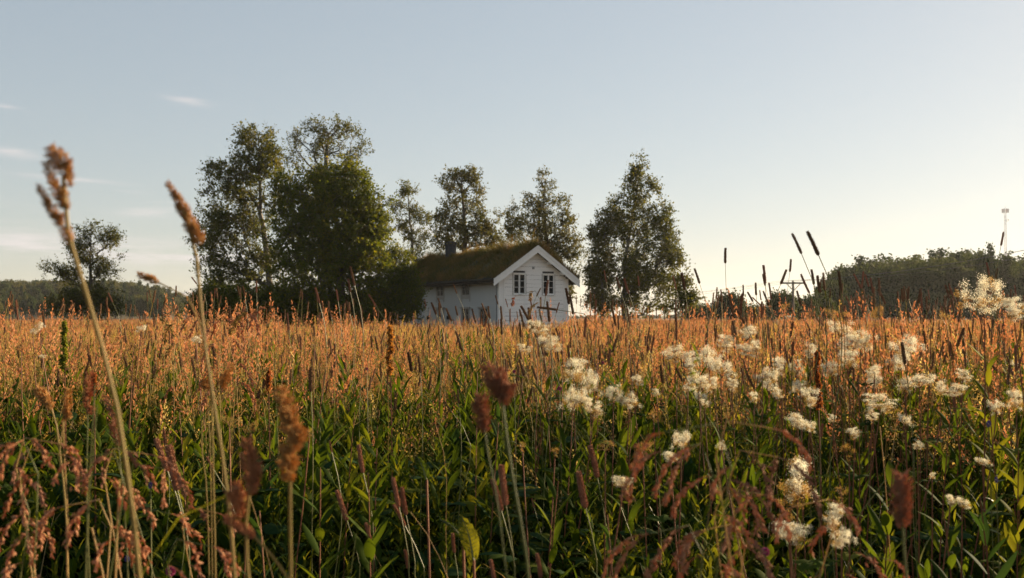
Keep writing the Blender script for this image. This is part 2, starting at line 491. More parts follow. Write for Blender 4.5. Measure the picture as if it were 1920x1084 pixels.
# ------------------------------------------------------------------ house
def build_house():
    C0 = (-0.8, 62.0)
    root = thing('old_wooden_house', 'old white wooden house with grassy turf roof standing among trees beyond the meadow', 'house', (C0[0], C0[1], 0), math.atan2(0.491, 0.871))
    Wd, Ln, zb = 5.04, 17.0, -0.75
    def zr(x): return 5.60 - 0.687 * abs(x - Wd / 2)
    # core
    g = G()
    top = lambda x: zr(x) - 0.20
    prof = [(0.05, zb), (Wd - 0.05, zb), (Wd - 0.05, top(Wd)), (Wd / 2, top(Wd / 2)), (0.05, top(0))]
    y0, y1 = 0.06, Ln
    V = [(x, y0, z) for x, z in prof] + [(x, y1, z) for x, z in prof]
    g.add(V, [(0, 1, 2, 4), (5, 9, 7, 6), (0, 5, 6, 1), (1, 6, 7, 2)])
    g.add([V[2], V[3], V[4]], [(0, 1, 2)]); g.add([V[7], V[9], V[8]], [(0, 1, 2)])
    obj('inner_wall', (g, ['gap']), root)
    # long side wall with real openings
    ups = [(3.95, 5.28), (7.93, 9.24), (11.6, 12.9)]
    lows = [(1.40, 2.70), (4.02, 5.25)]
    door = (8.0, 9.15)
    holes = [(a + .12, b - .12, 2.58, 3.42) for a, b in ups] + [(a + .12, b - .12, 0.45, 1.74) for a, b in lows] + [(door[0] + .1, door[1] - .1, zb, 1.72)]
    g = G()
    ys = sorted({0.0, Ln} | {h[0] for h in holes} | {h[1] for h in holes})
    for a, b in zip(ys[:-1], ys[1:]):
        hs_ = sorted([h for h in holes if h[0] <= a + 1e-6 and h[1] >= b - 1e-6], key=lambda h: h[2])
        z = zb
        for h in hs_:
            if h[2] > z + 1e-6: g.box(0.0, 0.048, a, b, z, h[2])
            z = h[3]
        g.box(0.0, 0.048, a, b, z, 3.72)
    obj('side_wall', (g, ['side_wall']), root)
    # gable cladding: rows of uneven boards
    wins = [(0.996, 1.886, 2.59, 3.90), (3.146, 4.026, 2.59, 3.90)]
    rr = random.Random(3)
    rows = []
    z = zb
    while z < 5.3:
        h = rr.uniform(0.21, 0.30)
        rows.append((z, z + h)); z += h
    xl, xr = 0.40, Wd - 0.30
    k = 0
    for (za, zc) in rows:
        segs = [(xl, xr)]
        for w in wins:
            if zc > w[2] and za < w[3]:
                new = []
                for a, b in segs:
                    if w[0] > a and w[1] < b: new += [(a, w[0]), (w[1], b)]
                    else: new.append((a, b))
                segs = new
        # butt joints
        out = []
        for a, b in segs:
            if b - a > 2.2 and rr.random() < 0.6:
                m_ = rr.uniform(a + 0.8, b - 0.8); out += [(a, m_ - 0.004), (m_ + 0.004, b)]
            else: out.append((a, b))
        for a, b in out:
            gap = rr.uniform(0.007, 0.015)
            zt = zc - gap
            lim = lambda zz: (zz - (5.60 - 0.22)) / 0.687
            # clip to the slope: x range allowed at height z is |x-W/2| <= (5.38 - z)/0.687
            def xr_at(zz):
                hw = max(0.0, (5.38 - zz) / 0.687); return Wd / 2 - hw, Wd / 2 + hw
            l0, r0 = xr_at(za); l1, r1 = xr_at(zt)
            a0, a1 = max(a, l0), max(a, l1); b0, b1 = min(b, r0), min(b, r1)
            if b0 - a0 < 0.05: continue
            if b1 - a1 < 0.02: b1 = a1 = (a1 + b1) / 2; b1 += 0.01
            out_ = rr.uniform(-0.003, 0.004)
            s1, s2 = rr.uniform(-.012, .012), rr.uniform(-.012, .012)
            g = G()
            yo, yi = -0.012 - out_, 0.05
            V = [(a0, yo - .002, za + s1), (b0, yo - .002, za + s2), (b1, yo, zt), (a1, yo, zt), (a0, yi, za + s1), (b0, yi, za + s2), (b1, yi, zt), (a1, yi, zt)]
            g.add(V, [(0, 1, 2, 3), (4, 7, 6, 5), (0, 4, 5, 1), (3, 2, 6, 7), (0, 3, 7, 4), (1, 5, 6, 2)])
            obj('cladding_board', (g, ['white']), root); k += 1
    # corner boards
    for (a, b, pr) in [(-0.05, 0.16, 0.05), (0.165, 0.285, 0.035), (0.29, 0.395, 0.05), (Wd - 0.295, Wd - 0.15, 0.035), (Wd - 0.145, Wd + 0.05, 0.05)]:
        g = G(); zt = min(zr(a), zr(b)) - 0.2
        g.box(a, b, -pr, 0.045, zb, zt); obj('corner_board', (g, ['trim']), root)
    g = G(); g.box(-0.045, -0.003, -0.0, 0.15, zb, 3.45); obj('corner_board', (g, ['trim']), root)
    g = G(); g.box(1.78, 1.86, -0.034, -0.021, zb, 2.52); obj('joint_batten', (g, ['trim']), root)
    # vent box under the apex
    g = G(); g.box(2.38, 2.52, -0.07, -0.02, 4.20, 4.36); obj('vent_box', (g, ['metal']), root)
    # windows
    def window(axis, a, b, z0, z1, cols, rows_, mats, proud):
        """axis 'x': in the gable (spans x); axis 'y': in the side wall (spans y)"""
        def bx(g, u0, u1, n0, n1, w0, w1):
            if axis == 'x': g.box(u0, u1, n0, n1, w0, w1)
            else: g.box(n0, n1, u0, u1, w0, w1)
        f = G(); t = 0.055 if axis == 'x' else 0.035; hc = 0.035 if axis == 'x' else 0.024
        bx(f, a, a + t, -proud, 0.055, z0, z1); bx(f, b - t, b, -proud, 0.055, z0, z1)
        bx(f, a + t, b - t, -proud, 0.055, z0, z0 + t); bx(f, a + t, b - t, -proud, 0.055, z1 - t, z1)
        c = (a + b) / 2
        bx(f, c - hc, c + hc, -proud + .004, 0.054, z0 + t, z1 - t)
        w = obj('window', (f, mats), root)
        halves = [(a + t, c - hc), (c + hc, b - t)]
        for (u0, u1) in halves:
            g = G(); tt = 0.022 if axis == 'x' else 0.016
            bx(g, u0, u0 + tt, -0.008, 0.03, z0 + t, z1 - t); bx(g, u1 - tt, u1, -0.008, 0.03, z0 + t, z1 - t)
            for q in range(rows_ + 1):
                zz = z0 + t + (z1 - z0 - 2 * t) * q / rows_
                lo, hi = (zz, zz + tt) if q == 0 else ((zz - tt, zz) if q == rows_ else (zz - tt * .45, zz + tt * .45))
                bx(g, u0 + tt, u1 - tt, -0.006, 0.028, lo, hi)
            obj('sash', (g, mats), w)
            for q in range(rows_):
                g = G(); za = z0 + t + (z1 - z0 - 2 * t) * q / rows_; zc = z0 + t + (z1 - z0 - 2 * t) * (q + 1) / rows_
                bx(g, u0 + tt * .5, u1 - tt * .5, -0.002, 0.008, za + .004, zc - .004)
                obj('pane', (g, ['glass']), w)
        return w
    for (a, b, z0, z1) in wins:
        w = window('x', a, b, z0, z1, 2, 3, ['trim'], 0.05)
        g = G(); g.box(a - 0.04, b + 0.04, -0.09, -0.051, z0 - 0.05, z0 - 0.001); obj('sill', (g, ['trim']), w)
        g = G(); g.box(a - 0.05, b + 0.05, -0.08, -0.02, z1 + 0.002, z1 + 0.05); obj('head_moulding', (g, ['trim']), w)
        for (u0, u1) in ((a - .05, a - .003), (b + .003, b + .05)):
            g = G(); g.box(u0, u1, -0.045, -0.01, z0 - 0.04, z1); obj('casing', (g, ['side_trim']), w)
    for (a, b) in ups:
        w = window('y', a + .125, b - .125, 2.59, 3.41, 2, 2, ['side_trim'], 0.012)
        for (u0, u1) in ((a, a + .13), (b - .13, b)):
            g = G(); g.box(-0.03, -0.002, u0, u1, 2.18, 3.45); obj('casing', (g, ['side_trim']), w)
        g = G(); g.box(-0.028, -0.004, a + .132, b - .132, 2.36, 2.585); obj('apron', (g, ['side_trim']), w)
    for (a, b) in lows:
        w = window('y', a + .14, b - .14, 0.46, 1.73, 2, 3, ['side_trim'], 0.012)
        for (u0, u1) in ((a, a + .13), (b - .13, b)):
            g = G(); g.box(-0.035, -0.002, u0, u1, 0.36, 1.76); obj('casing', (g, ['side_trim']), w)
        g = G(); g.box(-0.11, -0.002, a - .12, b + .12, 1.763, 1.83); g.box(-0.07, -0.002, a - .06, b + .06, 1.70, 1.76); obj('head_moulding', (g, ['side_trim']), w)
    # door with a small arched pane
    g = G(); g.box(0.0, 0.04, door[0] + .1, door[1] - .1, zb, 1.70)
    for q in range(2): g.box(-0.02, -0.001, door[0] + .2 + q * .42, door[0] + .52 + q * .42, -0.1, 0.75)
    dr = obj('door', (g, ['side_wall']), root)
    g = G(); cy_, cz_ = (door[0] + door[1]) / 2, 1.05
    pts = [(cy_ - .2, cz_), (cy_ + .2, cz_)] + [(cy_ + .2 * math.cos(t), cz_ + .12 + .28 * math.sin(t)) for t in np.linspace(0, math.pi, 9)]
    V = [(-0.012, p[0], p[1]) for p in pts]
    g.add(V, [(0, i, i + 1) for i in range(1, len(pts) - 1)]); obj('pane', (g, ['glass']), dr)
    g = G(); tube(g, [(-.03, cy_ + .4, .55), (-.07, cy_ + .4, .55), (-.07, cy_ + .28, .55)], .012, 6); obj('handle', (g, ['metal']), dr)
    g = G()
    for (u0, u1) in ((door[0] - .05, door[0] + .095), (door[1] - .095, door[1] + .05)): g.box(-0.04, -0.002, u0, u1, zb, 1.75)
    g.box(-0.12, -0.002, door[0] - .18, door[1] + .18, 1.752, 1.84); g.box(-.06, -.002, door[0] + .1, door[1] - .1, 1.70, 1.75)
    obj('door_frame', (g, ['side_trim']), root)
    for yy in (6.95, 10.2):
        g = G(); g.box(-0.16, -0.002, yy - .02, yy + .02, 1.24, 1.28); g.box(-0.26, -0.10, yy - .08, yy + .08, 0.98, 1.235); obj('wall_lantern', (g, ['dark_wood']), root)
    g = G(); tube(g, [(-.03, .32, 3.38), (-.10, .32, 3.38), (-.2, .32, 3.33)], [.03, .05, .05], 8); obj('outdoor_lamp', (g, ['trim']), root)
    g = G(); tube(g, [(-0.30, 0.28, 3.36), (-0.09, 0.24, 3.22), (-0.075, 0.22, 3.0), (-0.075, 0.22, -.6)], .03, 8); obj('downpipe', (g, ['metal']), root)
    # roof
    oh, fr, bk = 0.55, -0.50, Ln + 0.4
    def slab(g, side, off0, off1, ya, yb, xe):
        x0 = Wd / 2
        x1 = -xe if side < 0 else Wd + xe
        V = [(x0, ya, zr(x0) + off0), (x1, ya, zr(x1) + off0), (x1, ya, zr(x1) + off1), (x0, ya, zr(x0) + off1)]
        V += [(x, yb, z) for x, _, z in V]
        g.add(V, [(0, 1, 2, 3), (7, 6, 5, 4), (0, 4, 5, 1), (1, 5, 6, 2), (2, 6, 7, 3)])
    g = G()
    for s in (-1, 1): slab(g, s, -0.14, -0.05, fr + .06, bk, oh - .04)
    roof = obj('roof', (g, ['dark_wood']), root)
    # purlin ends and rafters seen under the gable overhang
    for xx in (0.55, 1.5, Wd / 2, Wd - 1.5, Wd - 0.55):
        g = G(); g.box(xx - .07, xx + .07, fr + .07, 0.04, zr(xx) - .34 - (0.05 if xx != Wd / 2 else 0.0), zr(xx) - .20)
        obj('purlin_end', (g, ['trim']), roof)
    # turf log along the eaves
    for s in (-1, 1):
        xe = -oh - .02 if s < 0 else Wd + oh + .02
        g = G()
        yy = np.linspace(fr + .05, bk, 26)
        tube(g, [(xe + .02 * math.sin(i * 2.1), y, zr(xe) + .02 + .025 * math.sin(i * 1.3)) for i, y in enumerate(yy)], [.095 + .012 * math.sin(i * 3.7) for i in range(26)], 8)
        obj('eave_log', (g, ['dark_wood']), roof)
        g = G()
        xa = -oh if s < 0 else Wd + oh
        g.box(min(xa, xa + .03 * -s), max(xa, xa + .03 * -s), fr + .06, bk, zr(xa) - .24, zr(xa) - .055); obj('fascia', (g, ['dark_wood']), roof)
    # bargeboards, two layers each side
    for yy, xe in ((fr, oh + .08), (bk, oh + .08)):
        for s in (-1, 1):
            for (o0, o1, ya) in ((-.30, -.075, 0.0), (-.07, .055, -.03), (.057, .085, -.055)):
                g = G()
                x0 = Wd / 2; x1 = -xe if s < 0 else Wd + xe
                # the lower end is cut plumb
                V = [(x0, yy + ya, zr(x0) + o0 * 1.2), (x1, yy + ya, zr(x1) + o0 * 1.2), (x1, yy + ya, zr(x1) + o1 * 1.2), (x0, yy + ya, zr(x0) + o1 * 1.2)]
                V += [(x, yy + .045 if o1 < .05 else yy + .06, z) for x, _, z in V]
                F = [(0, 1, 2, 3), (7, 6, 5, 4), (0, 4, 5, 1), (1, 5, 6, 2), (2, 6, 7, 3), (3, 7, 4, 0)]
                g.add(V, F); obj('bargeboard', (g, ['trim']), roof)
    # turf bed: bumpy sheet with thickness
    nx, ny = 40, 90
    xs = np.concatenate([np.linspace(-oh - .02, Wd / 2, nx // 2 + 1), np.linspace(Wd / 2, Wd + oh + .02, nx // 2 + 1)[1:]])
    yv = np.linspace(fr + .08, bk - .05, ny)
    X, Y = np.meshgrid(xs, yv, indexing='ij')
    def lump(X, Y):
        n = np.zeros_like(X)
        it = np.nditer([X, Y], flags=['multi_index'])
        for a, b in it: n[it.multi_index] = noise.noise(Vector((float(a) * .8, float(b) * .8, 3))) * .6 + noise.noise(Vector((float(a) * 2.3, float(b) * 2.3, 7))) * .3
        return n
    Lm = lump(X, Y)
    edge = np.minimum(1, (Y - (fr + .08)) / .35)
    Zt = 5.60 - .687 * np.abs(X - Wd / 2) + .12 + .20 * Lm + .05 * edge - .12 * np.exp(-((X - Wd / 2) / .25) ** 2)
    V = np.stack([X, Y, Zt], -1).reshape(-1, 3)
    i, j = np.meshgrid(np.arange(len(xs) - 1), np.arange(ny - 1), indexing='ij')
    a = i * ny + j
    F = np.stack([a, a + ny, a + ny + 1, a + 1], -1).reshape(-1, 4)
    g = G(); g.add(V, F)
    # skirt
    Vb = V.copy().reshape(len(xs), ny, 3); Vb[..., 2] = (5.60 - .687 * np.abs(X - Wd / 2)) - .045
    n0 = len(xs) * ny
    Vt = V.reshape(len(xs), ny, 3)
    for (A_, B_) in ((Vt[:, 0], Vb[:, 0]), (Vb[:, -1], Vt[:, -1]), (Vb[0, :], Vt[0, :]), (Vt[-1, :], Vb[-1, :])):
        S = np.stack([A_, B_], 1).reshape(-1, 3); q = np.arange(len(A_) - 1) * 2
        g.add(S, np.stack([q, q + 1, q + 3, q + 2], -1))
    turf = obj('turf_bed', (g, ['turf_soil']), roof)
    # grass on the turf
    nfield_ = lambda a_, b_, sc_: np.array([noise.noise(Vector((float(p) * sc_, float(q) * sc_, 5))) for p, q in zip(a_, b_)])
    nb = 60000
    bx_ = rng.uniform(-oh - .04, Wd + oh + .04, nb); by = rng.uniform(fr + .0, bk - .03, nb)
    by = np.where(rng.random(nb) < .06, fr + rng.random(nb) ** 2 * .5, by)
    keep = rng.random(nb) < np.where(bx_ < Wd / 2 + .6, 1, .7)
    bx_, by = bx_[keep], by[keep]; nb = len(bx_)
    bz = 5.60 - .687 * np.abs(bx_ - Wd / 2) + .06
    pn = np.array([noise.noise(Vector((float(a) * .7, float(b) * .7, 11))) for a, b in zip(bx_[::1], by[::1])])
    hh = rng.uniform(.20, .50, nb) * (1 + .8 * np.clip(pn, -.5, 1)) * (1 + .8 * np.exp(-((bx_ - Wd / 2) / .5) ** 2) * rng.random(nb))
    hh *= 1 + .9 * np.clip(nfield_(bx_, by, 2.6), -.5, 1)
    hh *= 1 + .35 * np.exp(-(by - fr) / .5)
    tall = rng.random(nb) < .07
    hh = np.where(tall, hh * 1.8, hh)
    azm = rng.uniform(0, 2 * math.pi, nb)
    lean = rng.uniform(.1, .75, nb)
    slope_x = np.where(bx_ < Wd / 2, -.35, .35)
    D = np.stack([np.cos(azm) * lean + slope_x, np.sin(azm) * lean, np.ones(nb)], 1); D /= np.linalg.norm(D, axis=1)[:, None]
    P0 = np.stack([bx_, by, bz], 1)
    P1 = P0 + D * hh[:, None] * .6
    P2 = P0 + D * hh[:, None] + np.stack([slope_x * .3 * hh, 0 * hh, -.25 * hh], 1)
    S = np.stack([-np.sin(azm), np.cos(azm), np.zeros(nb)], 1) * rng.uniform(.006, .013, nb)[:, None]
    Vg = np.stack([P0 - S, P0 + S, P1 + S * .8, P1 - S * .8, P2], 1).reshape(-1, 3)
    b5 = np.arange(nb) * 5
    g = G(); g.V.append(Vg); g.n = len(Vg)
    g.F.append((np.stack([b5, b5 + 1, b5 + 2, b5 + 3], -1), 0)); g.F.append((np.stack([b5 + 3, b5 + 2, b5 + 4], -1), 0))
    tg = obj('turf_grass', (g, ['turf']), roof); tg['kind'] = 'stuff'
    # chimneys
    for (yc, w, zt, lab) in ((12.1, .31, 6.62, 'slate clad chimney with a raised cap'), (7.0, .24, 6.02, 'low dark chimney half hidden in the roof grass')):
        g = G()
        z = zr(Wd / 2) - .2
        while z < zt - .12:
            e = rng.uniform(-.012, .012); g.box(Wd / 2 - w + e, Wd / 2 + w + e, yc - w * .9, yc + w * .9, z, min(z + .14, zt - .12)); z += .142
        ch = obj('chimney', (g, ['slate']), roof); ch['label'] = lab
    g = G(); g.box(Wd / 2 - .36, Wd / 2 + .36, 12.1 - .4, 12.1 + .4, 6.501, 6.55)
    for sx in (-1, 1):
        for sy in (-1, 1): g.box(Wd / 2 + sx * .3 - .04, Wd / 2 + sx * .3 + .04, 12.1 + sy * .26 - .04, 12.1 + sy * .26 + .04, 6.552, 6.66)
    g.box(Wd / 2 - .28, Wd / 2 + .28, 12.1 - .25, 12.1 + .25, 6.662, 6.74)
    obj('chimney_cap', (g, ['slate']), roof)
build_house()

# ------------------------------------------------------------------ trees
def grow(seed, base, blobs, trunk, n_tips, per_tip, leaf_l, spread, r0, droop=0.3, gap=0.0, balance=0.22, up=0.9, sides=5, tipr=0.006, fine=False):
    """branches join the nearest limb that keeps the way to the root short; leaves sit in sprays on the twigs.
    blobs: x, y, z centre, radii, weight (local metres)"""
    if fine:
        n_tips = int(n_tips * 1.5); leaf_l *= .82
    r = np.random.default_rng(seed)
    B = np.array([b[:6] for b in blobs], float); wgt = np.array([b[6] if len(b) > 6 else b[3] * b[4] * b[5] for b in blobs], float)
    pick = r.choice(len(B), size=n_tips, p=wgt / wgt.sum())
    d = rand_unit(n_tips, r) * (r.random(n_tips) ** (1 / 2.6))[:, None]
    T = B[pick, :3] + d * B[pick, 3:6]
    if gap:
        nz = np.array([noise.noise(Vector(p) * 0.85 + Vector((seed, 0, 0))) for p in T])
        T = T[nz > -0.35 + gap * 0.35]
    T = T[T[:, 2] > 0.4]
    trunk = np.array(trunk, float)
    # subdivide the trunk
    P = [trunk[0]]; 
    for a, b in zip(trunk[:-1], trunk[1:]):
        k = max(1, int(np.linalg.norm(b - a) / 0.6))
        for i in range(1, k + 1):
            q = a + (b - a) * i / k
            P.append(q + r.normal(size=3) * 0.04)
    cap = len(P) + 2 * len(T) + 5
    pos = np.zeros((cap, 3)); par = -np.ones(cap, int); pl = np.zeros(cap)
    n = len(P); pos[:n] = P
    for i in range(1, n): par[i] = i - 1; pl[i] = pl[i - 1] + np.linalg.norm(pos[i] - pos[i - 1])
    dt = np.min(np.linalg.norm(T[:, None, :] - pos[None, :n], axis=2), axis=1)
    tips = []
    for t in np.argsort(dt + r.random(len(T)) * .6):
        p = T[t]
        dv = p - pos[:n]
        dist = np.linalg.norm(dv, axis=1)
        hor = np.hypot(dv[:, 0], dv[:, 1])
        cost = dist + balance * pl[:n] + up * np.maximum(0, 0.45 * hor - dv[:, 2])
        k = int(np.argmin(cost))
        m = pos[k] + (p - pos[k]) * r.uniform(.4, .6) + r.normal(size=3) * 0.09 * dist[k] + np.array([0, 0, .06 * dist[k]])
        pos[n] = m; par[n] = k; pl[n] = pl[k] + np.linalg.norm(m - pos[k])
        pos[n + 1] = p; par[n + 1] = n; pl[n + 1] = pl[n] + np.linalg.norm(p - m)
        tips.append(n + 1); n += 2
    cnt = np.zeros(n)
    cnt[tips] = 1
    for i in range(n - 1, 0, -1):
        if par[i] >= 0: cnt[par[i]] += cnt[i]
    cnt = np.maximum(cnt, 1)
    rad = tipr + (r0 - tipr) * ((cnt - 1) / max(1, cnt[0] - 1)) ** 0.55
    e = np.arange(1, n)
    gt = G()
    big = rad[e] > 0.04
    rb = rad[e]; ra = np.minimum(rad[par[e]], rb * 1.35)
    if big.any(): frusta(gt, pos[par[e]][big], pos[e][big], ra[big], rb[big], 8)
    if (~big).any(): frusta(gt, pos[par[e]][~big], pos[e][~big], ra[~big], rb[~big], 4)
    # leaves, strung along small twigs that leave each branch end
    if fine:
        tp = pos[tips]; md = pos[[par[t] for t in tips]]
        bd = tp - md; bl = np.linalg.norm(bd, axis=1)[:, None] + 1e-6; bd = bd / bl
        nt = 5
        rep_ = np.repeat(np.arange(len(tips)), nt)
        u = bd[rep_] * .8 + rand_unit(len(rep_), r) * .75 + np.array([0, 0, .30 - droop * .9]); u /= np.linalg.norm(u, axis=1)[:, None]
        tl = (spread * r.uniform(1.6, 4.2, len(rep_)))[:, None]
        st = md[rep_] + (tp - md)[rep_] * r.uniform(.35, 1.0, len(rep_))[:, None]
        en = st + u * tl
        frusta(gt, st, en, np.full(len(rep_), .006), np.full(len(rep_), .003), 3)
        pl_ = max(3, int(per_tip * .75))
        li = np.repeat(np.arange(len(rep_)), pl_); m = len(li)
        C = st[li] + (en - st)[li] * r.uniform(.15, 1.08, m)[:, None] + r.normal(size=(m, 3)) * spread * .26
        C[:, 2] -= droop * spread * 1.2 * r.random(m)
    else:
        mids = np.array([par[t] for t in tips])
        hosts = np.concatenate([pos[tips], pos[tips], pos[mids]])
        reps = np.repeat(np.arange(len(hosts)), per_tip)
        m = len(reps)
        C = hosts[reps] + r.normal(size=(m, 3)) * spread
        C[:, 2] -= droop * np.abs(r.normal(size=m)) * spread * 2
    A = rand_unit(m, r); A[:, 2] -= droop * 1.3; A /= np.linalg.norm(A, axis=1)[:, None]
    Bv = np.cross(A, rand_unit(m, r)); Bv /= np.linalg.norm(Bv, axis=1)[:, None] + 1e-9
    L = leaf_l * r.uniform(.6, 1.3, m)[:, None]
    gc = G(); diamonds(gc, C, A * L * .5, Bv * L * .36)
    return gt, gc

def tree(name, label, px, d, seed, blobs_px, trunk_px, n_tips, per_tip, leaf_l, spread, r0, leafmat, bark, group=None, depth=0.75, cat='tree', **kw):
    bx = (px - 960) / FPX * d; bz = tz(bx, d)
    s = d / FPX
    def loc(x, y, dy=0): return ((x - px) * s, dy, (HORIZON - y) * s + EYE - bz)
    blobs = []
    for b in blobs_px:
        x, y, rx, rz = b[:4]; dy = b[4] if len(b) > 4 else 0
        rx, rz = rx * 1.06, rz * 1.04
        c = loc(x, y, dy); ry = rx * s * depth
        blobs.append((*c, rx * s, ry, rz * s, (rx * rz) * (b[5] if len(b) > 5 else 1)))
    tr = [(0, 0, -0.1)] + [loc(x, y, dy) for (x, y, dy) in trunk_px]
    gt, gc = grow(seed, None, blobs, tr, n_tips, per_tip, leaf_l, spread, r0, fine=True, **kw)
    t = thing(name, label, cat, (bx, d, bz), 0, group)
    obj('trunk', (gt, [bark], True), t)
    obj('crown', (gc, [leafmat]), t)
    return t

# big birch, left of the clump
tree('birch_tree', 'tall wide birch with thin open crown at the left edge of the tree clump', 505, 64, 11,
     [(480, 275, 45, 45), (440, 330, 55, 45), (415, 390, 45, 40), (500, 340, 40, 60), (400, 450, 42, 38), (455, 420, 50, 50), (420, 510, 50, 35), (480, 500, 45, 45), (400, 560, 30, 22, 0, .7)],
     [(508, 560, 0), (500, 480, .2), (488, 400, 0), (484, 320, 0), (482, 260, 0)], 960, 8, .17, .20, .24, 'birch_leaf', 'birch_bark', gap=.6)
tree('birch_tree', 'tallest birch whose feathery top rises over the dense green maple', 622, 70, 12,
     [(610, 262, 65, 36), (655, 285, 40, 35), (570, 270, 32, 32), (600, 320, 75, 40), (620, 240, 50, 22)],
     [(620, 520, 0), (612, 420, 0), (608, 340, 0), (612, 270, 0), (615, 230, 0)], 480, 6, .16, .19, .24, 'birch_leaf', 'birch_bark', gap=1.2, up=1.3)
tree('maple_tree', 'broad dense green maple with its right side lit golden', 640, 62, 13,
     [(610, 380, 85, 72), (560, 440, 70, 70), (650, 430, 75, 85), (690, 420, 40, 60), (600, 510, 90, 65), (670, 500, 62, 70), (545, 350, 35, 35), (640, 335, 50, 35), (560, 560, 70, 35), (718, 372, 12, 8, 0, .5)],
     [(640, 540, 0), (632, 450, .2), (625, 380, 0), (625, 330, 0)], 1500, 10, .19, .22, .28, 'maple_leaf', 'bark', gap=.35, up=.6, depth=.8)
tree('birch_tree', 'slim young birch with drooping twigs between maple and house', 774, 76, 14,
     [(762, 352, 16, 16), (765, 395, 24, 24), (795, 405, 14, 12), (760, 430, 20, 20), (785, 440, 18, 16), (778, 470, 18, 18), (742, 380, 12, 14)],
     [(775, 540, 0), (773, 460, 0), (768, 400, 0), (762, 350, 0)], 170, 9, .15, .17, .11, 'birch_leaf', 'birch_bark', droop=.8, gap=.8)
tree('round_bush', 'dark round bush leaning on the left end of the house', 738, 64.5, 15,
     [(745, 505, 34, 34), (725, 545, 42, 40), (765, 550, 26, 45), (700, 575, 40, 28), (745, 580, 45, 28), (740, 475, 18, 14)],
     [(738, 580, 0), (740, 530, 0), (742, 490, 0)], 520, 11, .15, .20, .12, 'maple_leaf', 'bark', cat='bush', up=.3)
tree('rowan_tree', 'dense leafy tree directly behind the house roof', 872, 84, 16,
     [(862, 335, 32, 22), (885, 350, 18, 30), (870, 385, 42, 30), (905, 410, 32, 30), (840, 420, 36, 30), (875, 440, 55, 28), (925, 445, 22, 25), (830, 455, 22, 14), (835, 345, 12, 18)],
     [(872, 520, 0), (872, 440, 0), (868, 380, 0), (865, 335, 0)], 560, 9, .19, .21, .26, 'brown_leaf', 'bark', gap=.7)
tree('birch_tree', 'wide birch with uneven brown green top behind the gable', 1018, 80, 17,
     [(1022, 345, 14, 28), (1005, 385, 32, 24), (1035, 390, 32, 28), (970, 400, 22, 22), (1010, 425, 55, 26), (1068, 420, 20, 30), (985, 440, 38, 22), (1060, 465, 36, 28), (1085, 500, 18, 35), (1072, 545, 18, 30), (1030, 470, 40, 25), (960, 430, 14, 20)],
     [(1035, 540, 0), (1028, 460, 0), (1020, 400, 0), (1022, 340, 0)], 620, 8, .18, .20, .22, 'brown_leaf', 'bark', gap=.7)
tree('birch_tree', 'pointed birch standing alone to the right of the house', 1172, 66, 18,
     [(1198, 312, 10, 24), (1196, 350, 26, 24), (1225, 355, 14, 16), (1180, 390, 38, 24), (1230, 400, 28, 24), (1195, 430, 65, 28), (1245, 440, 26, 32), (1200, 480, 72, 30), (1255, 490, 26, 26), (1170, 520, 60, 34), (1225, 535, 50, 28), (1150, 565, 40, 22), (1200, 570, 40, 20), (1190, 330, 10, 10)],
     [(1170, 560, 0), (1172, 500, 0), (1185, 420, 0), (1195, 360, 0), (1199, 300, 0)], 1150, 8, .16, .19, .22, 'birch_leaf', 'birch_bark', gap=.7)
tree('birch_tree', 'short leafy birch crowded against the left side of the pointed birch', 1128, 65, 19,
     [(1140, 408, 20, 18), (1125, 440, 18, 22), (1135, 480, 26, 30), (1120, 520, 24, 30), (1130, 565, 28, 26)],
     [(1130, 540, 0), (1132, 470, 0), (1138, 410, 0)], 300, 8, .16, .18, .12, 'brown_leaf', 'birch_bark', gap=.5)
tree('alder_bush', 'small leafy sapling at the right foot of the pointed birch', 1278, 58, 20,
     [(1275, 530, 18, 16), (1285, 560, 22, 18), (1262, 575, 20, 16), (1298, 555, 10, 10)],
     [(1278, 570, 0), (1279, 535, 0)], 110, 8, .14, .15, .05, 'birch_leaf', 'bark', cat='bush', gap=.6)
tree('birch_tree', 'thin sparse birch alone at the far left before the hills', 165, 62, 21,
     [(165, 425, 24, 26), (200, 450, 22, 26), (150, 470, 30, 24), (185, 500, 34, 26), (115, 505, 34, 18), (140, 520, 30, 16), (205, 480, 20, 20)],
     [(165, 570, 0), (168, 510, 0), (170, 460, 0), (168, 415, 0)], 430, 6, .13, .17, .12, 'birch_leaf', 'bark', gap=.7)
tree('low_bush', 'dark low bush round the foot of the thin birch', 165, 60, 22,
     [(130, 568, 40, 20), (190, 572, 40, 20), (165, 555, 40, 22)],
     [(165, 575, 0), (165, 560, 0)], 170, 7, .15, .2, .07, 'brown_leaf', 'bark', cat='bush', up=.3)
for i, (px, py, rx, rz, lab) in enumerate([(405, 565, 38, 28, 'dark shrub below the left branches of the wide birch'), (460, 570, 45, 30, 'dark shrub under the middle of the wide birch'), (520, 572, 50, 30, 'dark shrub between birch and maple trunks'),
                                      (590, 580, 50, 30, 'dark shrub at the foot of the maple'), (660, 580, 45, 30, 'dark shrub right of the maple foot')]):
    tree('low_bush', lab, px, 61.0 + .4 * i, 40 + i, [(px, py, rx, rz), (px - rx * .5, py + 14, rx * .7, rz * .7)], [(px, py + 10, 0), (px, py - 10, 0)], 240, 10, .17, .22, .07, 'maple_leaf', 'bark', cat='bush', up=.3, group='shrubs under the tree clump')

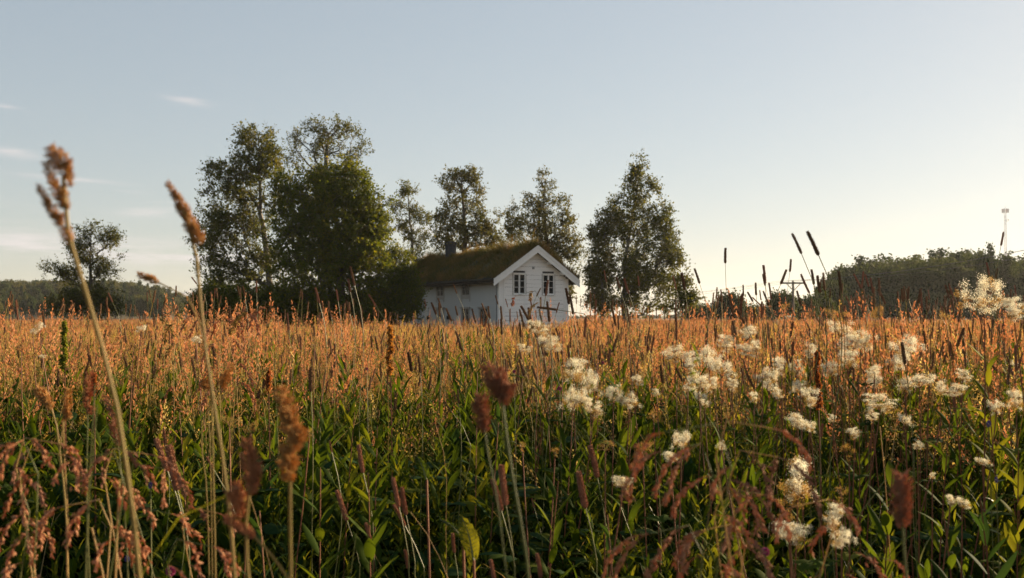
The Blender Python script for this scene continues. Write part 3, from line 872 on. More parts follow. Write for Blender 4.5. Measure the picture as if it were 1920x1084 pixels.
# far trees to the right of the field
tree('round_tree', 'small round tree alone on the far horizon left of the power pole', 1368, 130, 31, [(1368, 575, 20, 15), (1352, 580, 12, 10), (1383, 582, 12, 10)], [(1368, 585, 0), (1368, 570, 0)], 150, 8, .38, .4, .16, 'far_leaf', 'bark')
for i, (px, py, rx, rz, lab) in enumerate([(1468, 572, 17, 13, 'pale bush in front of the power pole'), (1508, 580, 16, 10, 'low bush just right of the power pole'), (1538, 574, 16, 16, 'bush where the right wood begins'),
                                      (1310, 588, 22, 6, 'low scrub on the horizon right of the sapling'), (1420, 588, 40, 6, 'long low scrub on the horizon left of the power pole'), (1560, 560, 22, 26, 'dark bush under the left end of the right wood')]):
    tree('far_bush', lab, px, 118 + 6 * i, 60 + i, [(px, py, rx, rz)], [(px, py + 8, 0), (px, py, 0)], 130, 8, .34, .38, .12, 'far_leaf', 'bark', cat='bush', up=.3)

# tree kinds for the woods
def wood_proto(seed, H, rad, kind):
    r = np.random.default_rng(seed)
    g = G()
    if kind == 'leafy':
        bl = []
        for k in range(9):
            z = H * r.uniform(.30, .86); q = rad * (1 - abs(z / H - .55) * 1.1) * r.uniform(.3, .75); a = r.uniform(0, 6.28)
            bl.append((math.cos(a) * q, math.sin(a) * q, z, rad * .5, rad * .5, H * .13))
        bl.append((0, 0, H * .86, rad * .32, rad * .32, H * .13)); bl.append((0, 0, H * .5, rad * .7, rad * .7, H * .3))
        gt, gc = grow(seed, None, bl, [(0, 0, -1), (0, 0, H * .4), (0, 0, H * .85)], 150, 8, .46, .36, .2, up=.4)
    else:
        bl = [(0, 0, H * t, rad * (1.02 - t) * 1.2, rad * (1.02 - t) * 1.2, H * .06, .3 + (1 - t)) for t in np.linspace(.25, .97, 9)]
        gt, gc = grow(seed, None, bl, [(0, 0, -1), (0, 0, H * .5), (0, 0, H * .97)], 140, 7, .38, .27, .18, up=-.1, droop=.3)
    return gt, gc

def plain_outline(px):
    xs = [1500, 1530, 1548, 1565, 1590, 1640, 1700, 1760, 1800, 1830, 1850, 1880, 1920, 2050, 2300]
    ys = [580, 548, 520, 502, 487, 478, 474, 471, 465, 470, 468, 476, 474, 468, 470]
    return float(np.interp(px, xs, ys))

protos = []
for k, (H, rad, kind) in enumerate([(12, 2.9, 'leafy'), (12, 2.5, 'leafy'), (12, 3.3, 'leafy'), (12, 2.1, 'conifer'), (12, 2.7, 'leafy')]):
    gt, gc = wood_proto(100 + k, H, rad, kind)
    protos.append((gt.mesh('wood_trunk', ['bark'], True), gc.mesh('wood_crown', ['pine_leaf' if kind == 'conifer' else 'far_leaf'])))
rw = random.Random(5)
LAB_W = 'dark leafy tree packed among others in the wood at right'
def wood_tree(px, d, top_y, k, wide=1.0):
    x = (px - 960) / FPX * d; z0 = tz(x, d)
    H = (HORIZON - top_y) / FPX * d + EYE - z0
    part = 'on the left slope' if px < 1660 else ('in the middle' if px < 1815 else 'at the right end')
    t = thing('wood_tree', 'dark leafy tree packed among others %s of the wood at right' % part, 'tree', (x, d, z0), rw.uniform(0, 6.28), 'trees %s of the right wood' % part)
    s = H / 12.0
    t.scale = (s * wide, s * wide, s)
    for nm, me in (('trunk', protos[k][0]), ('crown', protos[k][1])):
        o = bpy.data.objects.new(nm, me); COL.objects.link(o); o.parent = t
    return t
for row, (d0, n, drop) in enumerate([(168, 17, 16), (178, 18, 6), (190, 18, 0), (205, 14, 4)]):
    for i in range(n):
        px = 1545 + (2010 - 1545) * (i + rw.uniform(.1, .9)) / n
        d = d0 + rw.uniform(-4, 4)
        y = plain_outline(px) + drop + rw.uniform(0, 6)
        wood_tree(px, d, y, rw.choice([0, 1, 2, 4, 4, 3] if row > 0 else [0, 1, 2, 4]), rw.uniform(1.15, 1.5))
for i in range(16):
    px = 1560 + i * 29 + rw.uniform(-8, 8)
    tree('wood_bush', 'dark bush at the foot of the wood at right', px, 158 + rw.uniform(-3, 3), 2000 + i, [(px, 575, 22, 17)], [(px, 585, 0), (px, 575, 0)], 90, 7, .42, .42, .12, 'far_leaf', 'bark', cat='bush', up=.3, group='bushes at the foot of the right wood')
# the scattered trees at the right end that show sky between them
for px, y, k, lab in [(1838, 466, 1, 'tree with ragged top left of the telecom mast line'), (1858, 462, 3, 'narrow tree standing highest beneath the telecom mast'), (1893, 466, 4, 'last tall tree in view at the right edge of the wood')]:
    t = wood_tree(px, 160, y, k, .85); t['label'] = lab

# left hill forest: one far mass
PR = []          # hidden source meshes for masses, never linked to the scene
def source(name, me):
    o = bpy.data.objects.new(name, me); o.use_fake_user = True; return o

def mass(name, sources, P, Rt, S, idx, label, cat):
    """one object: sources placed on the points P"""
    me = bpy.data.meshes.new(name + '_points')
    me.vertices.add(len(P)); me.vertices.foreach_set('co', np.asarray(P, float).ravel())
    for nm, ty, dat in (('rot', 'FLOAT_VECTOR', Rt), ('scl', 'FLOAT_VECTOR', S), ('idx', 'INT', idx)):
        a = me.attributes.new(nm, ty, 'POINT')
        a.data.foreach_set('vector' if ty == 'FLOAT_VECTOR' else 'value', np.asarray(dat).ravel())
    o = bpy.data.objects.new(name, me); COL.objects.link(o)
    nt = bpy.data.node_groups.new(name + '_nodes', 'GeometryNodeTree')
    nt.interface.new_socket('Geometry', in_out='INPUT', socket_type='NodeSocketGeometry')
    nt.interface.new_socket('Geometry', in_out='OUTPUT', socket_type='NodeSocketGeometry')
    N, L = nt.nodes, nt.links
    gi, go = N.new('NodeGroupInput'), N.new('NodeGroupOutput')
    iop = N.new('GeometryNodeInstanceOnPoints')
    jg = N.new('GeometryNodeJoinGeometry')
    for s in sources:
        oi = N.new('GeometryNodeObjectInfo'); oi.transform_space = 'ORIGINAL'
        oi.inputs['Object'].default_value = s
        g2 = N.new('GeometryNodeGeometryToInstance')
        L.new(oi.outputs['Geometry'], g2.inputs[0]); L.new(g2.outputs[0], jg.inputs[0])
    L.new(gi.outputs[0], iop.inputs['Points']); L.new(jg.outputs[0], iop.inputs['Instance'])
    iop.inputs['Pick Instance'].default_value = True
    def na(n_, t_):
        q = N.new('GeometryNodeInputNamedAttribute'); q.data_type = t_; q.inputs['Name'].default_value = n_; return q.outputs['Attribute']
    L.new(na('idx', 'INT'), iop.inputs['Instance Index'])
    L.new(na('rot', 'FLOAT_VECTOR'), iop.inputs['Rotation'])
    L.new(na('scl', 'FLOAT_VECTOR'), iop.inputs['Scale'])
    L.new(iop.outputs[0], go.inputs[0])
    md = o.modifiers.new('mass', 'NODES'); md.node_group = nt
    o['kind'] = 'stuff'; o['label'] = label; o['category'] = cat
    return o

def whole(gt, gc, name, mats):
    g = G(); g.merge(gt)
    for F, m in gc.F: pass
    V = np.concatenate(gc.V); g.V.append(V)
    for F, m in gc.F: g.F.append((F + g.n, 1))
    g.n += len(V)
    return g.mesh(name, mats)
M['far_olive'] = plantmat('far_olive_leaf', [(0.055, 0.066, 0.018), (0.085, 0.088, 0.026), (0.13, 0.11, 0.034)], 0.35, 0.8, src='island', noise_scale=0.03, spec=.05)
fsrc = []
for k in range(8):
    kind = 'conifer' if k in (1, 3) else 'leafy'
    gt, gc = wood_proto(200 + k, 10, 2.4 if kind == 'leafy' else 1.8, kind)
    fsrc.append(source('forest_tree_source', whole(gt, gc, 'forest_tree', ['bark', 'pine_leaf' if kind == 'conifer' else ('far_olive' if k >= 5 else 'far_leaf')])))
r = np.random.default_rng(9)
n = 2600
px = r.uniform(-500, 470, n); d = 290 + (r.random(n) ** .8) * 420
x = (px - 960) / FPX * d
keep = ~((px > 380) & (d < 400)); px, d, x = px[keep], d[keep], x[keep]; n = len(x)
z = terrain(x, d)
h = np.where(d < 400, r.uniform(.45, .80, n), r.uniform(.7, 1.25, n)) * np.interp(px, [-500, 300, 340, 400, 470], [1, 1, .75, .6, .5])
P = np.stack([x, d, z], 1)
S = np.stack([h * r.uniform(.9, 1.3, n)] * 2 + [h], 1)
idx = np.where((d > 470) & (r.random(n) < .55), r.choice([1, 3], n), r.choice([0, 2, 4], n))
idx = np.where((d < 430) & (r.random(n) < .75), r.choice([5, 6, 7], n), idx)
mass('hill_forest', fsrc, P, np.stack([0 * x, 0 * x, r.uniform(0, 6.28, n)], 1), S, idx, 'mixed forest covering the low hills far left', 'forest')
# distant wooded rise that closes the horizon behind the house and the right wood
r = np.random.default_rng(10)
n = 1100
px = r.uniform(470, 2500, n); d = r.uniform(520, 640, n); x = (px - 960) / FPX * d
h = np.where(px > 1570, r.uniform(.40, .62, n), r.uniform(.12, .30, n))
mass('horizon_scrub', fsrc, np.stack([x, d, terrain(x, d) - .5], 1), np.stack([0 * x, 0 * x, r.uniform(0, 6.28, n)], 1), np.stack([h * 1.6, h * 1.6, h], 1), r.choice([0, 2, 4], n), 'thin line of scrub along the horizon behind the field', 'scrub')

# far mountain, pale with distance
def mountain():
    g = G(); n = 40
    xs = np.linspace(-1, 1, n)
    cx = (350 - 960) / FPX * 2600
    prof = 56 * np.exp(-(xs / .38) ** 2) + 10 * np.cos(xs * 9) * np.exp(-(xs / .5) ** 2) + 22 * np.exp(-((xs - .45) / .22) ** 2)
    rows = []
    for k, (dy, f) in enumerate([(-260, 0), (-160, .45), (-60, .9), (0, 1), (90, .6), (220, 0)]):
        rows.append(np.stack([cx + xs * 130, 2600 + dy + 0 * xs, prof * f * (1 + .12 * np.sin(xs * 17 + k * 2)) - 1.5], 1))
    V = np.concatenate(rows)
    i, j = np.meshgrid(np.arange(5), np.arange(n - 1), indexing='ij'); a = i * n + j
    g.add(V, np.stack([a, a + 1, a + n + 1, a + n], -1).reshape(-1, 4))
    o = obj('mountain', (g, ['mountain'], True)); o['kind'] = 'structure'
mountain()

# ------------------------------------------------------------------ power pole, wires, mast
def pole():
    d = 110; c = W(1487, 531, d)
    bz = tz(c.x, d)
    t = thing('power_pole', 'wooden power pole with one wide crossarm and slanting braces', 'power pole', (c.x, c.y, bz))
    top = c.z - bz + .28
    g = G(); tube(g, [(0, 0, -.5), (0, 0, top * .5), (0, 0, top)], [.15, .13, .11], 8); obj('pole', (g, ['pole_wood']), t)
    g = G(); g.box(-1.38, 1.32, -.20, -.12, c.z - bz - .09, c.z - bz + .09); obj('crossarm', (g, ['pole_wood']), t)
    for s in (-1, 1):
        g = G(); tube(g, [(s * .75, -.16, c.z - bz - .08), (0, -.14, c.z - bz - .85)], .045, 5); obj('brace', (g, ['pole_wood']), t)
        g = G()
    for s in (-1.25, -.05, 1.2):
        g = G(); zz = c.z - bz + .09
        tube(g, [(s, -.16, zz), (s, -.16, zz + .06), (s, -.16, zz + .07), (s, -.16, zz + .16), (s, -.16, zz + .2)], [.02, .02, .05, .05, .02], 6); obj('insulator', (g, ['metal']), t)
    # wires: sagging to the next poles on either side
    A = Vector((c.x, c.y - .16, c.z + .28))
    ends = [(W(1040, 566, 190), 'left'), (W(2140, 430, 62), 'right')]
    for E, side in ends:
        dirn = (E - A).normalized()
        for k, s in enumerate((-1.25, -.05, 1.2)):
            a = A + Vector((s, 0, 0)); e = E + Vector((s, 0, (0.0, .25, -.1)[k]))
            pts = []
            for q in np.linspace(0, 1, 24):
                p = a.lerp(e, q); p.z -= 1.3 * 4 * q * (1 - q) * .55; pts.append(tuple(p))
            g = G(); tube(g, pts, .012, 4)
            o = obj('power_line', (g, ['wire']))
            o['label'] = {'left': 'thin overhead wire sagging from the power pole away to the left', 'right': 'thin overhead wire sagging across the right wood from the pole'}[side]
            o['category'] = 'wire'; o['group'] = 'wires of the power line ' + side
    for (x2, lab) in ((1445, 'guy wire slanting left from the power pole'), (1512, 'guy wire slanting right from the power pole')):
        e = W(x2, 560, d)
        g = G(); tube(g, [(c.x, c.y, c.z + .1), (e.x, e.y, tz(e.x, e.y))], .012, 4)
        o = obj('guy_wire', (g, ['wire'])); o['label'] = lab; o['category'] = 'wire'
pole()

def mast():
    d = 400; c = W(1885, 392, d); bz = tz(c.x, d)
    t = thing('telecom_mast', 'slender lattice telecom mast with ring of aerials above the wood', 'mast', (c.x, c.y, bz))
    H = c.z - bz; w = .42
    g = G()
    legs = [(w * math.cos(a), w * math.sin(a)) for a in (.5, 2.6, 4.7)]
    for (x, y) in legs: tube(g, [(x, y, 0), (x, y, H - 1)], .07, 5)
    z = 0; k = 0
    while z < H - 3:
        for i in range(3):
            a, b = legs[i], legs[(i + 1) % 3]
            tube(g, [(a[0], a[1], z), (b[0], b[1], z + 1.4)] if k % 2 else [(b[0], b[1], z), (a[0], a[1], z + 1.4)], .035, 3)
        z += 1.4; k += 1
    obj('lattice_tower', (g, ['mast']), t)
    g = G()
    for k in range(8):
        a = k * math.pi / 4; x, y = 1.15 * math.cos(a), 1.15 * math.sin(a)
        g.box(x - .16, x + .16, y - .12, y + .12, H - 1.5, H + .1)
        tube(g, [(0, 0, H - .8), (x, y, H - .8)], .05, 4)
    obj('aerial_ring', (g, ['mast']), t)
    g = G(); tube(g, [(0, 0, H - 1), (0, 0, H + 1.2)], .06, 5); obj('top_rod', (g, ['mast']), t)
    g = G(); tube(g, [(0.5, -.3, H - 4.5), (.5, -.75, H - 4.5)], [.5, .5], 10); obj('dish', (g, ['mast']), t)
mast()
# ------------------------------------------------------------------ plants of the meadow
def timothy_head(seed, L=1.0, wid=.13, near=True, taper=.8):
    """cylinder of tightly packed grains along +Z, length L"""
    r = np.random.default_rng(seed)
    g = G()
    k = 10
    s = np.linspace(0, 1, k)
    prof = lambda s: wid * .5 * np.minimum(1, np.minimum((s + .02) * 9, (1.03 - s) * 7)) ** .5 * (1 - (1 - taper) * s)
    bend = lambda s: np.stack([.05 * L * s ** 2, 0 * s, s * L], -1)
    tube(g, bend(s), prof(s) * L * .82, 7, 0)
    nr, nk = (26, 11) if near else (12, 6)
    si, ki = np.meshgrid(np.arange(nr), np.arange(nk), indexing='ij')
    si, ki = si.ravel(), ki.ravel()
    ss = (si + .3 + r.uniform(-.25, .25, len(si))) / nr
    th = (ki + .5 * (si % 2)) * 2 * math.pi / nk + r.normal(size=len(si)) * .1
    rad = prof(ss) * L * .72
    C = bend(ss) + np.stack([np.cos(th) * rad, np.sin(th) * rad, 0 * th], 1)
    D = np.stack([np.cos(th), np.sin(th), np.full(len(th), .75)], 1) + r.normal(size=(len(th), 3)) * .12
    spikelets(g, C, D, wid * L * (.42 if near else .55) * r.uniform(.8, 1.25, len(th)), wid * L * (.26 if near else .42), r, 0)
    return g

def tilt_matrix(lean, azm):
    """rotation that leans +Z by lean radians towards azm"""
    ax = Vector((-math.sin(azm), math.cos(azm), 0))
    return np.array(Matrix.Rotation(lean, 3, ax))

def lobe(g, c, dirn, L, w, r, n=110, mat=0):
    """a cocksfoot lobe: flattened grains packed round a short axis"""
    D = unit(dirn)
    U = unit(np.cross(D, [0.2, 1, 0.1])); Wv = np.cross(D, U)
    s = r.random(n) ** .9
    pr = np.sin(np.pi * np.clip(.08 + s * .88, 0, 1)) ** .6
    th = r.uniform(0, 2 * math.pi, n)
    rr = w * .5 * pr * r.uniform(.3, .85, n)
    C = np.asarray(c) + D * (s * L)[:, None] + U * (np.cos(th) * rr)[:, None] + Wv * (np.sin(th) * rr)[:, None]
    O = U * np.cos(th)[:, None] + Wv * np.sin(th)[:, None] + D * .9 + r.normal(size=(n, 3)) * .2
    spikelets(g, C, O, w * .55 * r.uniform(.5, 1.5, n), w * .15, r, mat)
    k = 6; q = np.linspace(.03, .95, k)
    tube(g, np.asarray(c) + D * (q * L)[:, None], w * .16 * np.sin(np.pi * np.clip(.08 + q * .88, 0, 1)) ** .7, 6, mat)

def smooth_path(pts, n=14):
    P = np.array([tuple(p) for p in pts], float)
    if len(P) < 3: 
        return np.linspace(P[0], P[-1], n)
    t = np.concatenate([[0], np.cumsum(np.linalg.norm(np.diff(P, axis=0), axis=1))])
    q = np.linspace(0, t[-1], n)
    m = np.gradient(P, t, axis=0)
    out = []
    for x in q:
        i = min(len(t) - 2, max(0, int(np.searchsorted(t, x) - 1)))
        h = t[i + 1] - t[i]; u = (x - t[i]) / h
        out.append((2 * u ** 3 - 3 * u ** 2 + 1) * P[i] + (u ** 3 - 2 * u ** 2 + u) * h * m[i] + (-2 * u ** 3 + 3 * u ** 2) * P[i + 1] + (u ** 3 - u ** 2) * h * m[i + 1])
    return np.array(out)

def panicle(g, p0, D, L, r, n=46, mat=0, open_=.5, sz=.006):
    """loose feathery seed head rising along D"""
    s = r.random(n)
    th = r.uniform(0, 6.28, n)
    rad = L * .18 * open_ * (1 - s) * r.random(n) ** .5 + .002
    D = unit(D)
    U = unit(np.cross(D, [0.3, 1, 0])); Wv = np.cross(D, U)
    C = np.asarray(p0) + D * (s * L)[:, None] + U * (np.cos(th) * rad)[:, None] + Wv * (np.sin(th) * rad)[:, None]
    A = D + U * (np.cos(th) * .5)[:, None] + Wv * (np.sin(th) * .5)[:, None] + r.normal(size=(n, 3)) * .25
    A /= np.linalg.norm(A, axis=1)[:, None]
    Bv = np.cross(A, rand_unit(n, r)); Bv /= np.linalg.norm(Bv, axis=1)[:, None] + 1e-9
    sc = sz * r.uniform(.7, 1.4, n)[:, None]
    diamonds(g, C, A * sc, Bv * sc * .42, mat)

# ---- sources for the masses
def src_gold(seed, kind, H=1.0):
    r = np.random.default_rng(seed)
    g = G()      # mats: 0 reed, 1 gold, 2 rust, 3 straw, 4 green, 5 timothy, 6 yellow green
    wind = 2.9
    R0 = .17
    if kind in ('fine', 'rust'):
        for k in range(9):
            a = r.uniform(0, 6.28); q = R0 * r.random() ** .5
            L = H * r.uniform(.78, 1.04)
            az_ = r.normal(wind, 1.2) if r.random() < .6 else r.uniform(0, 6.28)
            P = arc((q * math.cos(a), q * math.sin(a), 0), az_, L, r.uniform(0, .14), r.uniform(.1, .75), 6, .008)
            tube(g, P, np.linspace(.0016, .0009, 6), 3, 0)
            D = P[-1] - P[-2]
            panicle(g, P[-1] - unit(D) * .09, D, r.uniform(.12, .19), r, 46, 2 if (kind == 'rust' or r.random() < .3) else 1, r.uniform(.3, 1.0), .0060)
        for k in range(6):
            a = r.uniform(0, 6.28); q = R0 * r.random() ** .5
            blade(g, (q * math.cos(a), q * math.sin(a), r.uniform(0, .3)), r.uniform(0, 6.28), H * r.uniform(.4, .65), r.uniform(.004, .008), .05, r.uniform(.3, 1.5), 3 if r.random() < .45 else 6, 5)
    elif kind == 'herb':     # dried meadowsweet / sorrel: branching stems full of small golden beads
        for k in range(4):
            a = r.uniform(0, 6.28); q = R0 * r.random() ** .5
            P = arc((q * math.cos(a), q * math.sin(a), 0), r.uniform(0, 6.28), H * r.uniform(.72, .95), 0, r.uniform(0, .2), 6)
            tube(g, P, np.linspace(.0025, .0014, 6), 3, 0)
            for b in range(9):
                t = r.uniform(.55, 1.0); i = min(4, int(t * 5)); p = P[i] + (P[i + 1] - P[i]) * (t * 5 - i)
                az_ = r.uniform(0, 6.28)
                Q = arc(p, az_, r.uniform(.04, .12) * H, .7, .25, 4)
                tube(g, Q, .0009, 3, 0)
                n = 16
                C = Q[-1] + r.normal(size=(n, 3)) * [.016, .016, .013]
                A = rand_unit(n, r); Bv = np.cross(A, rand_unit(n, r))
                diamonds(g, C, A * .0048, Bv * .0042, 1 if r.random() < .75 else 2)
            for b in range(5):
                t = r.uniform(.2, .85); p = P[int(t * 5)]
                leaf(g, p, r.uniform(0, 6.28), r.uniform(.05, .12), .018, .7, 1.7, 6 if r.random() < .5 else 4, 5)
    elif kind == 'blades':
        for k in range(14):
            a = r.uniform(0, 6.28); q = R0 * r.random() ** .5
            blade(g, (q * math.cos(a), q * math.sin(a), 0), r.uniform(0, 6.28), H * r.uniform(.6, .98), r.uniform(.004, .009), .02, r.uniform(.3, 1.4), r.choice([3, 6, 6, 4]), 6)
    elif kind == 'timothy':
        for k in range(4):
            a = r.uniform(0, 6.28); q = R0 * r.random() ** .5
            P = arc((q * math.cos(a), q * math.sin(a), 0), r.normal(wind, .9), H * r.uniform(.84, 1.12), r.uniform(0, .08), r.uniform(.08, .38), 7, .01)
            tube(g, P, np.linspace(.0018, .0011, 7), 3, 0)
            D = unit(P[-1] - P[-2]); ln = r.uniform(.045, .085)
            h = timothy_head(seed * 10 + k, ln, .12, False)
            h2 = G()
            M3 = np.array(Vector((0, 0, 1)).rotation_difference(Vector(D)).to_matrix())
            V = np.concatenate(h.V) @ M3.T + P[-1] - D * .004
            g.V.append(V)
            for F, m in h.F: g.F.append((F + g.n, 5))
            g.n += len(V)
        for k in range(4):
            a = r.uniform(0, 6.28); q = R0 * r.random() ** .5
            blade(g, (q * math.cos(a), q * math.sin(a), 0), r.uniform(0, 6.28), H * r.uniform(.5, .7), r.uniform(.004, .007), .05, r.uniform(.4, 1.3), 6, 5)
    return g.mesh('meadow_tuft', ['reed', 'gold', 'rust', 'straw', 'green', 'timothy', 'yellow_green'], True)

def herb_stem(g, r, base, H, n_leaf, ll, lw, lean=.15, az_=None, mat_stem=0, mat_leaf=1, fold=.35, droop=(.7, 1.7), whorl=1, seg=6, srad=.0022):
    az_ = r.uniform(0, 6.28) if az_ is None else az_
    P = arc(base, az_, H, 0, lean, 8)
    tube(g, P, np.linspace(srad, srad * .45, 8), 4, mat_stem)
    a = r.uniform(0, 6.28)
    for k in range(n_leaf):
        t = .12 + .88 * (k + r.uniform(-.3, .3)) / n_leaf
        t = min(.99, max(.05, t)); i = min(6, int(t * 7)); p = P[i] + (P[i + 1] - P[i]) * (t * 7 - i)
        a += 2.4 + r.normal() * .3
        sc = math.sin(math.pi * min(.95, .25 + .62 * t)) ** .7
        for w in range(whorl):
            leaf(g, p, a + w * 6.283 / whorl, ll * sc * r.uniform(.8, 1.15), lw * sc, r.uniform(droop[0] - .25, droop[0]) * (1 - .5 * t), r.uniform(droop[0] + .3, droop[1]) * (1 - .35 * t), mat_leaf, seg, fold)
    return P

def src_green(seed, kind):
    r = np.random.default_rng(seed)
    g = G()      # mats 0 stem_green 1 green 2 green_blue 3 yellow_green
    if kind == 'lance':
        for k in range(5):
            a = r.uniform(0, 6.28); q = .14 * r.random() ** .5
            herb_stem(g, r, (q * math.cos(a), q * math.sin(a), 0), r.uniform(.42, .72), 26, .10, .019, r.uniform(0, .35), mat_stem=1, mat_leaf=r.choice([1, 1, 3]), srad=.0014)
    elif kind == 'fine':
        for k in range(7):
            a = r.uniform(0, 6.28); q = .14 * r.random() ** .5
            herb_stem(g, r, (q * math.cos(a), q * math.sin(a), 0), r.uniform(.45, .70), 34, .052, .010, r.uniform(0, .4), mat_stem=1, mat_leaf=r.choice([1, 3, 3]), seg=4, fold=0.2, srad=.0011)
    elif kind == 'broad':
        for k in range(5):
            a = r.uniform(0, 6.28); q = .13 * r.random() ** .5
            herb_stem(g, r, (q * math.cos(a), q * math.sin(a), 0), r.uniform(.38, .62), 11, .085, .042, r.uniform(0, .35), mat_stem=1, mat_leaf=r.choice([1, 2]), whorl=2, srad=.0014)
    elif kind == 'grass':
        for k in range(30):
            a = r.uniform(0, 6.28); q = .13 * r.random() ** .5
            blade(g, (q * math.cos(a), q * math.sin(a), 0), r.uniform(0, 6.28), r.uniform(.40, .80), r.uniform(.005, .010), .05, r.uniform(.7, 2.1), r.choice([1, 3, 1]), 7)
    elif kind == 'vetch':
        for k in range(8):
            a = r.uniform(0, 6.28); q = .13 * r.random() ** .5
            P = arc((q * math.cos(a), q * math.sin(a), 0), r.uniform(0, 6.28), r.uniform(.35, .6), .1, r.uniform(.3, .9), 7)
            tube(g, P, .0012, 3, 0)
            for b in range(6):
                p = P[min(6, 1 + b)]; az_ = r.uniform(0, 6.28)
                Q = arc(p, az_, .085, .7, 1.3, 8)
                tube(g, Q, .0006, 3, 0)
                sd = np.array([-math.sin(az_), math.cos(az_), 0.1])
                for i in range(1, 8):
                    for s in (-1, 1):
                        c = Q[i] + sd * s * .0085
                        diamonds(g, c[None], (sd * s * .0085)[None], ((Q[i] - Q[i - 1]) / (np.linalg.norm(Q[i] - Q[i - 1]) + 1e-9) * .0027)[None], 1 if b % 2 else 3)
    elif kind == 'serrate':    # meadowsweet leaves, large lobed leaflets
        for k in range(11):
            a = r.uniform(0, 6.28); q = .12 * r.random() ** .5
            P = arc((q * math.cos(a), q * math.sin(a), 0), r.uniform(0, 6.28), r.uniform(.36, .62), .05, r.uniform(.5, 1.2), 7)
            tube(g, P, .0013, 3, 1)
            az_ = math.atan2(P[-1][1] - P[0][1], P[-1][0] - P[0][0])
            for i in (3, 4, 5):
                for s in (-1, 1): leaf(g, P[i], az_ + s * 1.2, .05 + .005 * i, .024, .9, 1.5, 1, 5, .3)
            for s in (-.6, 0, .6): leaf(g, P[-1], az_ + s, .075, .034, 1.0, 1.9, r.choice([1, 2, 3]), 6, .3)
    for k in range(2):
        a = r.uniform(0, 6.28); q = .12 * r.random() ** .5
        blade(g, (q * math.cos(a), q * math.sin(a), .05), r.uniform(0, 6.28), r.uniform(.35, .7), r.uniform(.002, .005), r.uniform(.1, .5), r.uniform(.8, 2.4), 4, 6)
    return g.mesh('green_tuft', ['stem_green', 'green', 'green_blue', 'yellow_green', 'straw'], True)

GOLD = [source('gold_source', src_gold(300 + i, k, h)) for i, (k, h) in enumerate([('fine', 1.0), ('fine', .92), ('rust', .98), ('rust', .9), ('herb', .95), ('herb', .88), ('blades', .85), ('timothy', 1.0), ('fine', .97), ('herb', 1.0), ('timothy', 1.02), ('timothy', .96)])]
GREEN = [source('green_source', src_green(400 + i, k)) for i, k in enumerate(['lance', 'lance', 'broad', 'grass', 'grass', 'vetch', 'serrate', 'broad', 'serrate', 'grass', 'fine', 'fine', 'fine'])]

def scatter(r, d0, d1, half, dens_fn, right_extra=0.0):
    """points in the wedge ahead; dens_fn(x, y) in 1/m2"""
    A = half * (d1 * d1 - d0 * d0) * 1.0
    mx = dens_fn(0, None)
    n = int(A * mx)
    d = np.sqrt(r.uniform(d0 * d0, d1 * d1, n)); t = r.uniform(-half, half, n)
    return d * np.sin(t), d * np.cos(t)

def make_mass(name, srcs, xs, ys, r, smin, smax, label, cat, weights=None, lean=.06, hfn=None, wide=1.0, tail=1.0):
    n = len(xs)
    z = terrain(xs, ys) - .01
    s = r.uniform(smin, smax, n)
    if hfn is not None: s = s * hfn(xs, ys)
    s = s * np.where(r.random(n) < .05, tail, 1.0)
    S = np.stack([s * wide, s * wide, s], 1)
    rot = np.stack([r.normal(0, lean, n), r.normal(0, lean, n), r.uniform(0, 6.283, n)], 1)
    idx = r.choice(len(srcs), n, p=None if weights is None else np.array(weights) / np.sum(weights))
    return mass(name, srcs, np.stack([xs, ys, z], 1), rot, S, idx, label, cat)

def nfield(x, y, sc, o): 
    return np.array([noise.noise(Vector((float(a) * sc, float(b) * sc, o))) for a, b in zip(x, y)])

def disk(r, n, x0, x1, y0, y1):
    return r.uniform(x0, x1, n), r.uniform(y0, y1, n)

def keep_clear(x, y, rad=.55):
    """leave room for the camera and for what grows right in front of it"""
    d = np.hypot(x, y)
    return (d > rad)

# green under-layer: leafy herbs and long grass near the camera, and on under the gold
r = np.random.default_rng(21)
parts = []
x, y = disk(r, 5200, -5.5, 8.0, -1.6, 6.5); m = keep_clear(x, y, .75) & (np.abs(x) < 2.2 + 1.0 * np.maximum(y, 0)); parts.append((x[m], y[m]))
x, y = scatter(r, 6.0, 14, .85, lambda a, b: 26); parts.append((x, y))
x, y = scatter(r, 14, 30, .75, lambda a, b: 3.5); parts.append((x, y))
gx = np.concatenate([p[0] for p in parts]); gy = np.concatenate([p[1] for p in parts])
def green_h(x, y):
    d = np.hypot(x, y)
    base = np.interp(d, [0, 1.4, 2.4, 3.4, 4.6, 8], [.62, .74, .90, 1.16, 1.34, 1.2])
    return np.minimum(base * (1 + .34 * nfield(x, y, 1.1, 5)), 1.36)
gd = np.hypot(gx, gy); nr = gd < 3.5 + .6 * r.random(len(gd))
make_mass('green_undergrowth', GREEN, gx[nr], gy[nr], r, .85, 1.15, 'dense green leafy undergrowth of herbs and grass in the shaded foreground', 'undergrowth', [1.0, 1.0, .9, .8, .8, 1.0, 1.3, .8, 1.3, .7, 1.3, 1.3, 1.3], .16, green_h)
make_mass('sunlit_undergrowth', GREEN, gx[~nr], gy[~nr], r, .85, 1.15, 'sunlit yellow green band of small leaves below the golden grass', 'undergrowth', [.6, .6, .3, .9, .9, 1.2, .6, .3, .6, .9, 2.2, 2.2, 2.2], .14, green_h)

